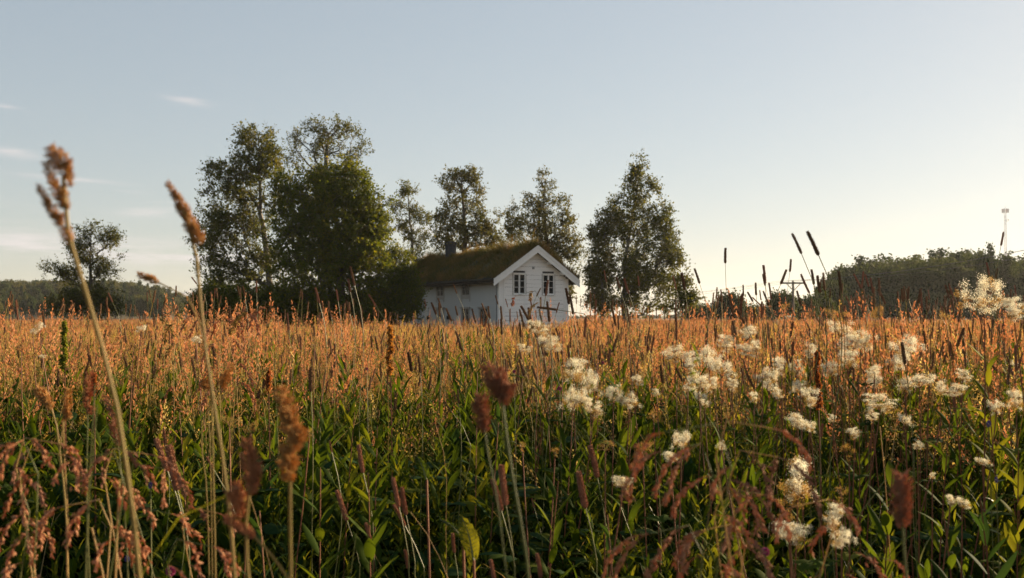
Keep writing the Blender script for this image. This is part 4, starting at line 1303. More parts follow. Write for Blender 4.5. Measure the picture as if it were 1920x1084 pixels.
# golden layer
r = np.random.default_rng(22)
parts = []
def ring(d0, d1, half, dens):
    x, y = scatter(r, d0, d1, half, lambda a, b: dens); parts.append((x, y))
ring(2.6, 4.0, 1.0, .7); ring(4.0, 5.0, 1.0, 7); ring(5.0, 6.4, 1.0, 22); ring(6.4, 9, .95, 36); ring(9, 16, .85, 27); ring(16, 32, .75, 11); ring(32, 60, .68, 5)
x = np.concatenate([p[0] for p in parts]); y = np.concatenate([p[1] for p in parts])
def gold_h(x, y):
    d = np.hypot(x, y)
    return np.interp(d, [0, 4, 6, 12, 30, 60], [.90, .94, .97, .98, 1.04, 1.10]) * (1 + .10 * nfield(x, y, .45, 9) + .12 * nfield(x, y, .13, 4))
make_mass('golden_meadow_grass', GOLD[:7] + GOLD[8:10], x, y, r, .76, 1.08, 'golden and rusty ripe meadow grass filling the sunlit field', 'grass', [1.3, 1.2, 1.0, .8, 1.4, 1.3, .7, 1.2, 1.3], .15, gold_h, 1.0, 1.2)
# beyond: coarse
r = np.random.default_rng(23)
x, y = scatter(r, 58, 165, .66, lambda a, b: .75)
c, s_ = .871, .491
u = (x + .8) * c + (y - 62) * s_; v = -(x + .8) * s_ + (y - 62) * c
m = ~((u > -.3) & (u < 5.3) & (v > -.2) & (v < 17.3))
make_mass('distant_meadow_grass', GOLD[:4] + GOLD[6:7], x[m], y[m], r, 1.0, 1.25, 'distant golden grass at the far side of the field', 'grass', None, .07, None, 2.6)
# tall grass that continues to the right of and behind the viewer
r = np.random.default_rng(24)
x1, y1 = disk(r, 900, 2.6, 9.5, -4, 4.5); m = (x1 > 1.6 + .72 * np.maximum(y1, 0)); x1, y1 = x1[m], y1[m]
x2, y2 = disk(r, 260, -6, 3, -5, -.9)
x3, y3 = disk(r, 300, -8, -2.6, -1, 4); m = (-x3 > 1.6 + .72 * np.maximum(y3, 0)); x3, y3 = x3[m], y3[m]
make_mass('side_meadow_grass', GOLD[:10], np.concatenate([x1, x2, x3]), np.concatenate([y1, y2, y3]), r, .55, .78, 'ripe meadow grass beside and behind the viewpoint', 'grass', None, .07)

# ---- timothy: 300 nearest as plants, farther ones as a mass
HEADS = [timothy_head(500 + i, 1.0, w, True, t).mesh('timothy_head', [mt]) for i, (w, t, mt) in enumerate([(.115, .8, 'timothy'), (.13, .7, 'timothy'), (.10, .85, 'timothy_pink'), (.145, .75, 'timothy'), (.12, .9, 'timothy_pink')])]
NHEADS = [timothy_head(520 + i, 1.0, w, True, t).mesh('timothy_head', ['timothy_near_lit']) for i, (w, t) in enumerate([(.14, .8), (.16, .75), (.15, .9)])]
RT = np.random.default_rng(31)

def put_head(parent, mesh, base, tip, wscale=1.0, roll=0.0, label=None):
    D = Vector(tip) - Vector(base); L = D.length
    o = bpy.data.objects.new('seed_head', mesh); COL.objects.link(o); o.parent = parent
    o.location = base
    o.rotation_mode = 'QUATERNION'
    q = Vector((0, 0, 1)).rotation_difference(D)
    from mathutils import Quaternion
    o.rotation_quaternion = q @ Quaternion((0, 0, 1), roll)
    o.scale = (L * wscale, L * wscale, L)
    return o

def timothy(px0, py0, px1, py1, label, L=None, d=None, foot=None, group=None, width=None, name='timothy_grass', hm=None, stem='stem_green', back=0.0):
    """head tip (px0,py0) and head foot (px1,py1) in the photograph; real head length L gives the distance"""
    lp = math.hypot(px1 - px0, py1 - py0)
    if d is None: d = (L or RT.uniform(.062, .082)) * FPX / max(lp, 5)
    tip = W(px0, py0, d + back); base = W(px1, py1, d)
    fx = foot if foot is not None else px1 + (px1 - px0) * 1.2 + RT.normal() * 6
    fx = min(max(fx, px1 - 260), px1 + 260)
    gx_ = base.x + (fx - px1) / FPX * d
    gy_ = base.y + RT.normal() * .05
    gz = tz(gx_, gy_)
    t = thing(name, label, 'grass stalk' , (gx_, gy_, gz), 0, group)
    b = base - Vector((gx_, gy_, gz)); tp = tip - Vector((gx_, gy_, gz))
    D = (tp - b).normalized()
    pts = [(0, 0, -.02), (b.x * .12, b.y * .1, b.z * .35), tuple(b * .62 + Vector((b.x * -.12, 0, 0))), tuple(b - D * .10 * (1 if b.z > .3 else .3)), tuple(b + D * .003)]
    g = G(); P = smooth_path(pts, 16); tube(g, P, np.linspace(.0019, .0011, 16), 5)
    if RT.random() < .6:
        i = int(RT.integers(4, 9)); blade(g, tuple(P[i]), RT.uniform(0, 6.28), RT.uniform(.1, .22), .005, .15, RT.uniform(.4, 1.4), 0, 6)
    obj('stem', (g, [stem]), t)
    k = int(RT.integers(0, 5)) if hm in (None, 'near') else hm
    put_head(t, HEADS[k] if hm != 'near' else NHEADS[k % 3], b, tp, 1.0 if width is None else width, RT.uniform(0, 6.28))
    return t

SKYR = [((1359, 465), (1360, 494), 'upright timothy head alone against the sky left of the power pole'),
 ((1487, 437), (1503, 476), 'long timothy head leaning left, left one of the two tallest on the right'),
 ((1515, 433), (1535, 479), 'long timothy head leaning left, right one of the two tallest on the right'),
 ((1484, 486), (1481, 510), 'small upright timothy head in the sky just above the power pole'),
 ((1475, 506), (1464, 533), 'timothy head leaning right whose foot touches the left crossarm end'),
 ((1500, 515), (1518, 550), 'slender timothy head leaning left just right of the crossarm end'),
 ((1523, 505), (1526, 534), 'thin upright timothy head right of the power pole against the sky'),
 ((1531, 517), (1538, 549), 'brown timothy head right of the power pole, larger of a close pair'),
 ((1540, 524), (1536, 542), 'short timothy head, smaller of a close pair right of the power pole'),
 ((1574, 508), (1577, 545), 'dark upright timothy head before the left end of the wood'),
 ((1433, 497), (1435, 532), 'tall timothy head of a touching pair left of the power pole'),
 ((1429, 514), (1435, 536), 'short timothy head of a touching pair left of the power pole'),
 ((1393, 534), (1394, 555), 'stubby timothy head above the small round horizon tree'),
 ((1416, 530), (1418, 554), 'thick upright timothy head between horizon tree and power pole'),
 ((1443, 530), (1446, 562), 'thick timothy head nearest left of the power pole'),
 ((1424, 544), (1427, 563), 'slim low timothy head between two thick ones left of the pole'),
 ((1430, 546), (1442, 572), 'timothy head leaning left under the touching pair'),
 ((1402, 547), (1412, 566), 'timothy head leaning left above a crossing one'),
 ((1410, 558), (1427, 573), 'timothy head fallen nearly flat across its neighbours'),
 ((1303, 503), (1312, 532), 'timothy head leaning left in open sky right of the pointed birch'),
 ((1279, 511), (1284, 544), 'timothy head in front of the sapling beside the pointed birch'),
 ((1263, 517), (1268, 543), 'timothy head leaning left over the right foot of the pointed birch'),
 ((1601, 513), (1615, 541), 'timothy head leaning far left before the wood, first of a bunch'),
 ((1618, 509), (1616, 541), 'upright timothy head before the wood, middle of a bunch'),
 ((1623, 514), (1629, 538), 'slim timothy head before the wood, beside the upright one'),
 ((1631, 521), (1637, 550), 'timothy head before the wood, rightmost of a bunch'),
 ((1882, 435), (1877, 461), 'high timothy head under the telecom mast'),
 ((1850, 492), (1855, 516), 'timothy head standing behind the big cream flower at right'),
 ((1869, 503), (1867, 524), 'dark timothy head just right of the big cream flower'),
 ((1902, 535), (1906, 556), 'dark timothy head between the two cream flowers at the right edge'),
 ((1772, 534), (1781, 560), 'timothy head leaning left in a cluster left of the big cream flower'),
 ((1780, 536), (1789, 562), 'timothy head, middle of a cluster left of the big cream flower'),
 ((1790, 540), (1798, 563), 'timothy head, right of a cluster left of the big cream flower'),
 ((1797, 531), (1805, 548), 'small timothy head right above the cluster near the cream flower'),
 ((1690, 542), (1694, 566), 'upright timothy head before the dark middle of the wood'),
 ((1705, 537), (1702, 562), 'timothy head leaning slightly right before the wood'),
 ((1728, 541), (1721, 568), 'timothy head leaning right before the wood'),
 ((1741, 543), (1743, 562), 'short upright timothy head right of the right leaning one'),
 ((1648, 542), (1660, 570), 'timothy head leaning left before the wood, standing alone'),
 ((1587, 555), (1596, 580), 'thick timothy head before the foot of the wood'),
 ((1495, 545), (1502, 574), 'stout brown timothy head right of the pole foot'),
 ((1382, 580), (1396, 607), 'fat dark timothy head leaning left among cream flowers')]
for a, b, lab in SKYR: timothy(*a, *b, lab)
MID = [((849, 533), (857, 551), 'tall timothy head on a long bare stalk before the blue side wall', 875),
 ((797, 561), (798, 577), 'small upright timothy head before the left part of the side wall', None), ((809, 567), (818, 590), 'thick timothy head leaning left before the house door', None),
 ((822, 559), (827, 578), 'timothy head touching the door frame, upper of two', None), ((823, 568), (824, 593), 'upright timothy head before the house door', None),
 ((836, 578), (847, 603), 'long timothy head leaning left right of the house door', None), ((853, 574), (858, 592), 'slim timothy head before the first lower window', None),
 ((928, 554), (934, 571), 'timothy head before the corner downpipe of the house', None), ((948, 560), (952, 576), 'timothy head before the corner boards of the house', None),
 ((914, 574), (919, 598), 'dark timothy head before the second lower window', None), ((939, 574), (941, 600), 'broad timothy head at the house corner', None),
 ((1028, 525), (1023, 555), 'timothy head leaning right across the right gable window', None), ((1013, 540), (1006, 556), 'timothy head leaning right between the gable windows', None),
 ((994, 558), (997, 576), 'short timothy head in the middle of the white gable', None), ((978, 573), (991, 600), 'timothy head leaning left across the lower gable', None),
 ((1014, 557), (1014, 580), 'upright timothy head under the right gable window', None), ((1048, 567), (1043, 587), 'timothy head leaning right near the right gable corner', None),
 ((1027, 565), (1030, 604), 'long dark timothy head low before the gable', None), ((1007, 575), (1044, 581), 'timothy head lying flat across two upright ones before the gable', 1052),
 ((1062, 540), (1067, 571), 'large timothy head at the right gable corner', None), ((1069, 552), (1075, 590), 'long timothy head just right of the house', None),
 ((1132, 507), (1137, 529), 'timothy head before the lower left of the pointed birch', None), ((1155, 519), (1162, 541), 'timothy head before the pointed birch, leaning left', None),
 ((1169, 522), (1179, 551), 'long timothy head before the middle of the pointed birch', None), ((1197, 517), (1198, 536), 'upright timothy head before the pointed birch', None),
 ((656, 500), (665, 536), 'highest timothy head before the dark maple', 676), ((652, 523), (657, 548), 'second timothy head beside the highest before the maple', 668),
 ((592, 539), (599, 569), 'timothy head leaning left before the left part of the maple', 604), ((631, 543), (634, 565), 'upright timothy head before the middle of the maple', None),
 ((480, 527), (481, 549), 'upright timothy head before the wide birch', None), ((456, 537), (459, 556), 'slim timothy head before the wide birch, left of the upright one', None),
 ((359, 519), (369, 533), 'small timothy head leaning left in the sky near the blurred stalk', None), ((691, 552), (705, 574), 'timothy head leaning left before the dark bush', None),
 ((650, 563), (656, 589), 'pale timothy head low before the maple foot', None), ((616, 572), (621, 595), 'timothy head low before the maple trunk', None),
 ((331, 536), (329, 556), 'upright timothy head in the sky left of the tree clump', None), ((203, 549), (211, 567), 'timothy head leaning left before the sparse far left birch', None),
 ((296, 560), (295, 581), 'upright timothy head before the left hill forest', None), ((31, 561), (34, 579), 'timothy head at the far left edge before the hill', None),
 ((135, 564), (136, 580), 'timothy head before the dark bush under the sparse birch', None), ((354, 568), (365, 594), 'timothy head leaning left where the hill forest ends', None),
 ((403, 541), (402, 558), 'timothy head before the left shrub of the clump', None), ((259, 587), (264, 604), 'plump timothy head before the hill forest', None)]
for a, b, lab, ft in MID: timothy(*a, *b, lab, foot=ft)
NEAR = [((670, 834), (681, 887), .075, 'sharp brown timothy head at the left of centre with a long green stalk', 712),
 ((737, 896), (748, 951), .072, 'timothy head at the back of the group of three low left of centre', 775), ((751, 915), (761, 966), .068, 'right timothy head of the group of three low left of centre', 772),
 ((740, 945), (759, 986), .06, 'lowest timothy head of the group of three low left of centre', 800), ((633, 919), (650, 976), .078, 'reddish timothy head leaning left at the lower left of centre', 640),
 ((687, 981), (695, 1020), .055, 'short dark timothy head near the bottom left of centre', 705), ((761, 1031), (765, 1067), .05, 'short pale timothy head near the bottom edge left of the large dock leaf', 766),
 ((847, 1000), (852, 1037), .05, 'short pinkish timothy head left of the large dock leaf', 853), ((918, 1050), (930, 1100), .065, 'timothy head cut by the bottom edge right of the large dock leaf', 935),
 ((938, 871), (949, 948), .085, 'taller timothy head of the greenish pair in the bottom centre', 968), ((925, 899), (940, 958), .07, 'shorter timothy head of the greenish pair in the bottom centre', 966),
 ((1083, 886), (1098, 953), .085, 'timothy head lower left of the two beside each other right of centre', 1118), ((1109, 836), (1120, 896), .075, 'timothy head upper right of the two beside each other right of centre', 1148),
 ((1009, 1038), (1014, 1084), .06, 'timothy head at the bottom edge of the picture centre', 1015), ((997, 935), (1001, 951), .028, 'tiny timothy head half hidden in the dark leaves', 1005),
 ((1541, 795), (1540, 821), .036, 'small fat timothy head in green leaves at right', 1538), ((307, 805), (310, 833), .045, 'small timothy head on top of the group of three at left', 320),
 ((293, 822), (314, 884), .085, 'long timothy head of the group of three at left, leaning left', 345), ((315, 835), (333, 920), .10, 'longest timothy head of the group of three at left', 365),
 ((388, 857), (400, 880), .035, 'short timothy head in dark leaves left of centre', 402), ((617, 826), (622, 848), .032, 'tiny grey timothy head in dark leaves left of centre', 634),
 ((581, 688), (583, 735), .07, 'dark upright timothy head low in the golden grass left of centre', 584), ((786, 667), (788, 700), .06, 'slim dark timothy head in golden grass below the side wall', 790),
 ((858, 730), (860, 757), .05, 'short dark timothy head where gold turns to green', 861), ((833, 752), (845, 770), .04, 'dark timothy head leaning left where gold turns to green', 850),
 ((1691, 642), (1697, 683), .065, 'dark upright timothy head among the right cream flowers', 1700), ((1733, 620), (1735, 645), .05, 'plump dark timothy head among the right cream flowers', 1736),
 ((1775, 663), (1768, 680), .045, 'dark timothy head below the plump one leaning right', 1764), ((1792, 725), (1797, 747), .045, 'black plump timothy head low among right cream flowers', 1800),
 ((1487, 640), (1486, 667), .05, 'grey brown timothy head just left of the rust dock stalk', 1486), ((1855, 680), (1870, 696), .05, 'brownish timothy head leaning left near the right edge', 1880)]
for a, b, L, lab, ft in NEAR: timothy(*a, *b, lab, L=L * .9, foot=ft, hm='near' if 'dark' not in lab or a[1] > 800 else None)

# the crowd of timothy heads in the sunlit grass: plants copied with their parts
VARS = []
for k in range(9):
    rr = np.random.default_rng(600 + k)
    H = 1.0
    az_ = math.pi + rr.normal() * .5 if k < 7 else rr.normal() * .5
    P = arc((0, 0, 0), az_, H, rr.uniform(0, .06), rr.uniform(.05, .42), 12, .012)
    g = G(); tube(g, P, np.linspace(.0018, .0011, 12), 4)
    if k % 2: blade(g, tuple(P[6]), rr.uniform(0, 6.28), .2, .005, .2, 1.0, 0, 5)
    VARS.append((g.mesh('timothy_stem', ['reed' if k % 3 else 'stem_green']), P[-1], P[-1] - P[-2]))
def crowd_label(px, d):
    if px < 380: return 'brown timothy head among the crowd in the golden grass before the left hill', 'timothy heads before the left hill'
    if px < 780: return 'brown timothy head among the crowd in the golden grass before the tree clump', 'timothy heads before the tree clump'
    if px < 1080: return 'brown timothy head among the crowd in the golden grass before the white house', 'timothy heads before the house'
    if px < 1300: return 'brown timothy head among the crowd in the golden grass before the pointed birch', 'timothy heads before the pointed birch'
    return 'dark timothy head among the crowd in the golden grass before the right wood', 'timothy heads before the right wood'
cnt = 0
rt = np.random.default_rng(33)
while cnt < 186:
    d = math.sqrt(rt.uniform(3.6 ** 2, 7.8 ** 2)) ; px = rt.uniform(-20, 1940)
    if rt.random() < .30 and px < 900: px += 900
    y_ = d; x_ = (px - 960) / FPX * d
    zt = rt.uniform(.86, 1.16) if rt.random() < .8 else rt.uniform(1.15, 1.30)
    lab, grp = crowd_label(px, d)
    k = int(rt.integers(0, 9)); stem, end, D = VARS[k]
    t = thing('timothy_grass', lab, 'grass stalk', (x_, y_, tz(x_, y_)), rt.normal() * .5, grp)
    sc = zt / end[2]; t.scale = (1, 1, sc)
    t.rotation_euler = (rt.normal() * .08, rt.normal() * .08, rt.normal() * .6)
    o = bpy.data.objects.new('stem', stem); COL.objects.link(o); o.parent = t
    L = rt.uniform(.05, .09)
    b = Vector(end); tp = b + Vector(unit(D)) * L
    put_head(t, HEADS[int(rt.integers(0, 5))], b - Vector(unit(D)) * .004, tp, rt.uniform(.9, 1.15), rt.uniform(0, 6.28))
    cnt += 1
# farther ones
r = np.random.default_rng(34)
parts = []
x, y = scatter(r, 4.6, 8, .62, lambda a, b: 11); parts.append((x, y))
x, y = scatter(r, 8, 14, .60, lambda a, b: 10); parts.append((x, y))
x, y = scatter(r, 14, 34, .60, lambda a, b: 3.0); parts.append((x, y))
x = np.concatenate([p[0] for p in parts]); y = np.concatenate([p[1] for p in parts])
m = r.random(len(x)) < np.interp(960 + FPX * x / y, [0, 700, 1100, 1900], [.5, .7, 1, 1]); x, y = x[m], y[m]
make_mass('distant_timothy', [GOLD[7], GOLD[10], GOLD[11]], x, y, r, .84, 1.07, 'countless small brown timothy heads across the sunlit field', 'grass', None, .10, None, 1.0, 1.14)

r = np.random.default_rng(35)
xa, ya = scatter(r, 4.2, 12, .58, lambda a, b: 8.0)
pxs = 960 + FPX * xa / ya
m = r.random(len(xa)) < np.interp(pxs, [0, 330, 380, 480, 560, 740, 780, 1050, 1100, 1280, 1420, 1900], [.4, .4, .9, .9, .5, .4, .10, .10, 1, 1, .8, .8])
make_mass('tall_timothy', [GOLD[7], GOLD[10], GOLD[2]], xa[m], ya[m], r, 1.08, 1.32, 'scattered taller grass heads breaking the line of the horizon', 'grass', [1, 1, .5], .10)
# ---- blurred cocksfoot and foxtail heads right in front of the lens
def cocksfoot(name, label, d, lobes, stem_px, seed, mats=('cocks', 'stalk_gold'), stem_r=.0018, extra=()):
    """lobes: (foot px, tip px, width px); stem_px runs from the head down and on to the ground"""
    r = np.random.default_rng(seed)
    p_end = W(*stem_px[-1], d)
    # continue to the ground below the frame
    p_prev = W(*stem_px[-2], d)
    gx_ = p_end.x + (p_end.x - p_prev.x) / max(.02, p_prev.z - p_end.z) * min(p_end.z, .25); gy_ = p_end.y + .06
    gz = tz(gx_, gy_)
    t = thing(name, label, 'grass stalk', (gx_, gy_, gz))
    O = Vector((gx_, gy_, gz))
    pts = [W(*q, d) - O for q in stem_px] + [Vector((0, 0, -.02))]
    g = G(); P = smooth_path(pts, 30); tube(g, P, np.linspace(stem_r * .75, stem_r * 1.15, 30), 7)
    obj('stem', (g, [mats[1]], True), t)
    for k, (a, b, w) in enumerate(lobes):
        A, Bq = W(*a, d) - O, W(*b, d + r.normal() * .004) - O
        g = G(); lobe(g, A, Bq - A, (Bq - A).length, w * .74 / FPX * d, r, 170)
        obj('seed_head', (g, [mats[0]]), t)
    for br in extra:
        g = G(); P = smooth_path([W(*q, d) - O for q in br], 10); tube(g, P, stem_r * .6, 5); obj('branch', (g, [mats[1]]), t)
    return t
cocksfoot('cocksfoot_grass', 'large blurred cocksfoot head highest at the left, with several ragged lobes', .78,
          [((112, 322), (94, 276), 26), ((128, 340), (112, 284), 26), ((131, 352), (128, 300), 20), ((104, 352), (86, 304), 20), ((122, 392), (98, 340), 26), ((96, 392), (71, 348), 17), ((114, 420), (86, 376), 22), ((134, 455), (104, 400), 26), ((126, 395), (118, 352), 20)],
          [(118, 330), (122, 390), (130, 452), (152, 520), (182, 620), (214, 740), (240, 900), (262, 1084), (268, 1200)], 701, stem_r=.0021)
cocksfoot('cocksfoot_grass', 'blurred slender cocksfoot head leaning left in the sky, second from the left', .95,
          [((336, 376), (313, 343), 16), ((350, 400), (326, 362), 21), ((358, 420), (338, 385), 24), ((368, 440), (346, 402), 26), ((378, 458), (358, 424), 27)],
          [(345, 395), (362, 440), (370, 500), (376, 570), (388, 680), (408, 800), (428, 940), (440, 1084), (446, 1200)], 702, stem_r=.0019)
cocksfoot('cocksfoot_grass', 'small blurred seed head lying nearly level in the sky at left', 1.25,
          [((285, 524), (260, 515), 15), ((299, 530), (276, 520), 15)],
          [(290, 526), (318, 536), (350, 556), (375, 600), (392, 700), (400, 900), (404, 1084), (405, 1200)], 703, stem_r=.0012)
cocksfoot('cocksfoot_grass', 'blurred golden cocksfoot head with two lobes left of centre on a straight stalk', .90,
          [((548, 802), (526, 730), 38), ((560, 835), (536, 780), 36), ((548, 850), (566, 806), 32), ((541, 905), (541, 845), 38), ((546, 880), (530, 838), 22)],
          [(545, 800), (545, 860), (543, 910), (545, 1000), (545, 1084), (546, 1200)], 704)
cocksfoot('cocksfoot_grass', 'blurred reddish cocksfoot head with broad dark lobes at the lower left', .88,
          [((474, 925), (463, 823), 36), ((482, 905), (474, 845), 26), ((452, 975), (436, 920), 30), ((458, 950), (444, 905), 24), ((466, 1000), (424, 972), 22), ((478, 1008), (452, 985), 20), ((470, 930), (480, 880), 26)],
          [(470, 900), (464, 970), (456, 1000), (460, 1040), (468, 1084), (475, 1200)], 705, mats=('rust', 'stalk_gold'), extra=[[(478, 1008), (510, 1042), (550, 1100)]])
cocksfoot('cocksfoot_grass', 'blurred purple brown head near the centre bending left, with a lower second head', .95,
          [((944, 752), (914, 690), 36), ((952, 750), (934, 694), 32), ((942, 760), (958, 722), 26), ((940, 745), (918, 712), 30)],
          [(940, 735), (944, 770), (952, 840), (962, 900), (978, 990), (992, 1084), (998, 1200)], 706, mats=('purple', 'stem_green'), extra=[[(926, 786), (940, 815), (957, 866)]])
cocksfoot('cocksfoot_grass', 'blurred dark purple oval head just below left of the bending one', .97,
          [((907, 812), (902, 745), 36), ((912, 806), (894, 752), 24)],
          [(905, 780), (908, 815), (926, 900), (940, 1000), (950, 1084), (955, 1200)], 707, mats=('purple', 'stem_green'), stem_r=.0011)
cocksfoot('foxtail_grass', 'large blurred purple foxtail head at the lower right on a straight stalk', .95,
          [((1692, 992), (1690, 892), 40), ((1690, 985), (1687, 905), 30), ((1694, 980), (1694, 900), 30)],
          [(1691, 950), (1692, 995), (1696, 1040), (1700, 1084), (1702, 1200)], 708, mats=('purple', 'stem_green'))
cocksfoot('cocksfoot_grass', 'small blurred brown head at the left, first of three in a row', 1.5,
          [((92, 756), (70, 730), 22), ((98, 768), (84, 746), 18)], [(92, 752), (104, 790), (112, 850), (122, 940), (126, 1084), (127, 1200)], 709, stem_r=.0016)
cocksfoot('cocksfoot_grass', 'small blurred brown head at the left, second of three in a row', 1.5,
          [((126, 772), (128, 731), 17), ((133, 786), (120, 768), 14), ((116, 790), (128, 774), 12)], [(128, 765), (125, 795), (112, 818), (118, 900), (125, 1000), (130, 1200)], 710, stem_r=.0012)
cocksfoot('cocksfoot_grass', 'tall dark red head at the left, third of three in a row', 1.45,
          [((164, 745), (169, 697), 17), ((160, 765), (166, 735), 16), ((167, 778), (171, 764), 15)], [(164, 750), (164, 800), (162, 900), (164, 1000), (168, 1084), (170, 1200)], 711, mats=('rust', 'stem_green'), stem_r=.0012)
cocksfoot('cocksfoot_grass', 'dark red slanting head crossing behind the thick blurred stalk', 1.4,
          [((218, 808), (199, 742), 15), ((222, 838), (208, 795), 15)], [(214, 800), (222, 840), (228, 900), (236, 1000), (240, 1084), (243, 1200)], 712, mats=('purple', 'stem_green'), stem_r=.0011)
cocksfoot('cocksfoot_grass', 'small blurred brown head leaning right above the left golden grass', 1.5,
          [((416, 730), (436, 684), 17), ((410, 722), (424, 700), 14)], [(424, 712), (404, 745), (388, 765), (378, 800), (386, 900), (392, 1084), (393, 1200)], 713, stem_r=.0011)
cocksfoot('cocksfoot_grass', 'small round blurred head beside the slender blurred stalk at left', 1.5,
          [((388, 733), (385, 713), 20)], [(386, 722), (388, 745), (392, 800), (396, 950), (398, 1084), (400, 1200)], 714, stem_r=.0009)

# ---- drooping red grasses
def droop_grass(label, d, top, foot, n_br, blen, seed, mat='rust', group=None, size=1.0, dirn=-1):
    r = np.random.default_rng(seed)
    T = W(*top, d); F = W(*foot, d)
    gx_ = F.x + r.normal() * .02; gy_ = F.y + .05; gz = tz(gx_, gy_)
    t = thing('drooping_grass', label, 'grass stalk', (gx_, gy_, gz), 0, group)
    O = Vector((gx_, gy_, gz))
    b = T - O
    nod = Vector((dirn * .035, 0, -.01)) * size
    pts = [(0, 0, -.02), tuple(Vector((b.x * .15, b.y * .2, b.z * .4))), tuple(Vector((b.x * .6, b.y * .6, b.z * .82))), tuple(b), tuple(b + nod)]
    P = smooth_path(pts, 22)
    g = G(); tube(g, P, np.linspace(.0012, .0007, 22), 5)
    for k in range(2):
        i = int(r.integers(3, 12)); blade(g, tuple(P[i]), r.uniform(0, 6.28), r.uniform(.15, .3), .005, .1, r.uniform(.6, 1.6), 0, 7)
    obj('stem', (g, ['stem_green' if r.random() < .5 else 'straw'], True), t)
    blen = blen * .9
    for k in range(n_br):
        i = 21 - int(k * 6.5 / n_br) 
        p = P[i]
        az_ = r.uniform(0, 6.28) if r.random() < .2 else (math.pi if dirn < 0 else 0) + r.normal() * .5
        L = blen * r.uniform(.8, 1.4)
        q_ = np.linspace(0, 1, 9); th_ = 1.0 + (r.uniform(2.8, 3.1) - 1.0) * q_ ** .45
        h_ = np.cumsum(np.sin(th_)) * L / 9 - math.sin(1.0) * L / 9; z_ = np.cumsum(np.cos(th_)) * L / 9 - math.cos(1.0) * L / 9
        Q = np.stack([p[0] + math.cos(az_) * h_, p[1] + math.sin(az_) * h_, p[2] + z_], 1)
        g = G(); tube(g, Q, .0006, 3)
        n = int(26 * L / .07)
        s = r.uniform(.18, 1, n); i0 = np.minimum(7, (s * 8).astype(int)); C = Q[i0] + (Q[i0 + 1] - Q[i0]) * (s * 8 - i0)[:, None]
        D = (Q[i0 + 1] - Q[i0]); D /= np.linalg.norm(D, axis=1)[:, None]
        D = D + r.normal(size=(n, 3)) * .35
        C = C + r.normal(size=(n, 3)) * .0015
        spikelets(g, C, D, .0085 * size * r.uniform(.7, 1.3, n), .0036 * size, r)
        obj('drooping_spray', (g, [('red_spray' if mat == 'rust' else mat) if r.random() < .85 else 'rust']), t)
    return t
DR = [('drooping red grass at the far left edge, tallest of its bunch', 1.15, (22, 822), (60, 1100), 10, .075, -1, 'rust'),
      ('drooping red grass at the left edge with hanging sprays to the right', 1.3, (62, 818), (66, 1100), 10, .07, 1, 'rust'),
      ('red grass at left whose sprays hang beside the pale forked stalk', 1.35, (72, 840), (30, 1120), 9, .07, 1, 'timothy_pink'),
      ('low drooping red grass at the left edge below the tall one', 1.25, (20, 905), (14, 1120), 8, .06, -1, 'rust'),
      ('arching orange red grass between the two green stalks at left', 1.2, (196, 846), (152, 1120), 8, .055, -1, 'rust'),
      ('drooping red grass behind the thick blurred stalk', 1.3, (228, 838), (216, 1120), 10, .08, 1, 'timothy_pink'),
      ('brownish drooping grass right of the thick blurred stalk', 1.4, (262, 866), (280, 1120), 9, .07, 1, 'rust'),
      ('dark red drooping grass low between the left stalks', 1.25, (170, 935), (180, 1130), 10, .07, -1, 'rust'),
      ('small bright orange drooping grass near the lower left', 1.35, (272, 950), (262, 1130), 7, .05, 1, 'rust'),
      ('thin drooping grass nodding over the green stalk at left', 1.5, (364, 950), (350, 1120), 8, .055, 1, 'timothy_pink'),
      ('slim nodding grass at the bottom left of the broad red head', 1.2, (345, 1010), (340, 1140), 7, .06, 1, 'rust'),
      ('drooping brown grass at the left of the lower right bunch', 1.15, (1296, 830), (1352, 1100), 10, .085, -1, 'rust'),
      ('tall nodding grass in the middle of the lower right bunch', 1.2, (1404, 842), (1440, 1110), 9, .085, 1, 'timothy_pink'),
      ('drooping grass whose long sprays hang low in the right bunch', 1.2, (1374, 912), (1370, 1110), 10, .085, 1, 'rust'),
      ('grass with sprays hanging to the lower left of the right bunch', 1.1, (1276, 984), (1350, 1140), 8, .09, -1, 'rust'),
      ('low red grass with sprays near the pink clover', 1.25, (1368, 980), (1372, 1130), 9, .07, -1, 'timothy_pink'),
      ('nodding brown grass crossing the cream flower at lower right', 1.2, (1540, 935), (1500, 1120), 5, .07, -1, 'rust'),
      ('reddish nodding grass at the bottom between flower and foxtail', 1.25, (1612, 1035), (1635, 1150), 6, .06, 1, 'rust'),
      ('arching blurred grass above the lower right bunch at the left', .9, (1318, 790), (1350, 1110), 3, .05, -1, 'rust'),
      ('single hanging blurred spray right above the lower right bunch', 1.1, (1384, 786), (1382, 1110), 2, .06, 1, 'rust'),
      ('nodding ripe grass arching in the golden grass before the left shrubs', 3.2, (505, 574), (520, 700), 7, .11, -1, 'gold'),
      ('arching ripe grass left of the tree clump with hanging sprays', 3.4, (400, 580), (420, 700), 9, .13, -1, 'rust'),
      ('second arching ripe grass left of the tree clump', 3.6, (430, 578), (440, 700), 9, .13, 1, 'rust'),
      ('pale nodding grass before the hill forest', 3.4, (318, 586), (322, 700), 5, .09, -1, 'gold'),
      ('feathery nodding grass before the white gable', 3.6, (1000, 545), (1012, 660), 5, .06, -1, 'straw')]
for i, (lab, d, top, foot, nb, bl, dr, mt) in enumerate(DR): droop_grass(lab, d, top, foot, nb, bl, 800 + i, mt, None, 1.0 if d < 2 else 1.6, dr)

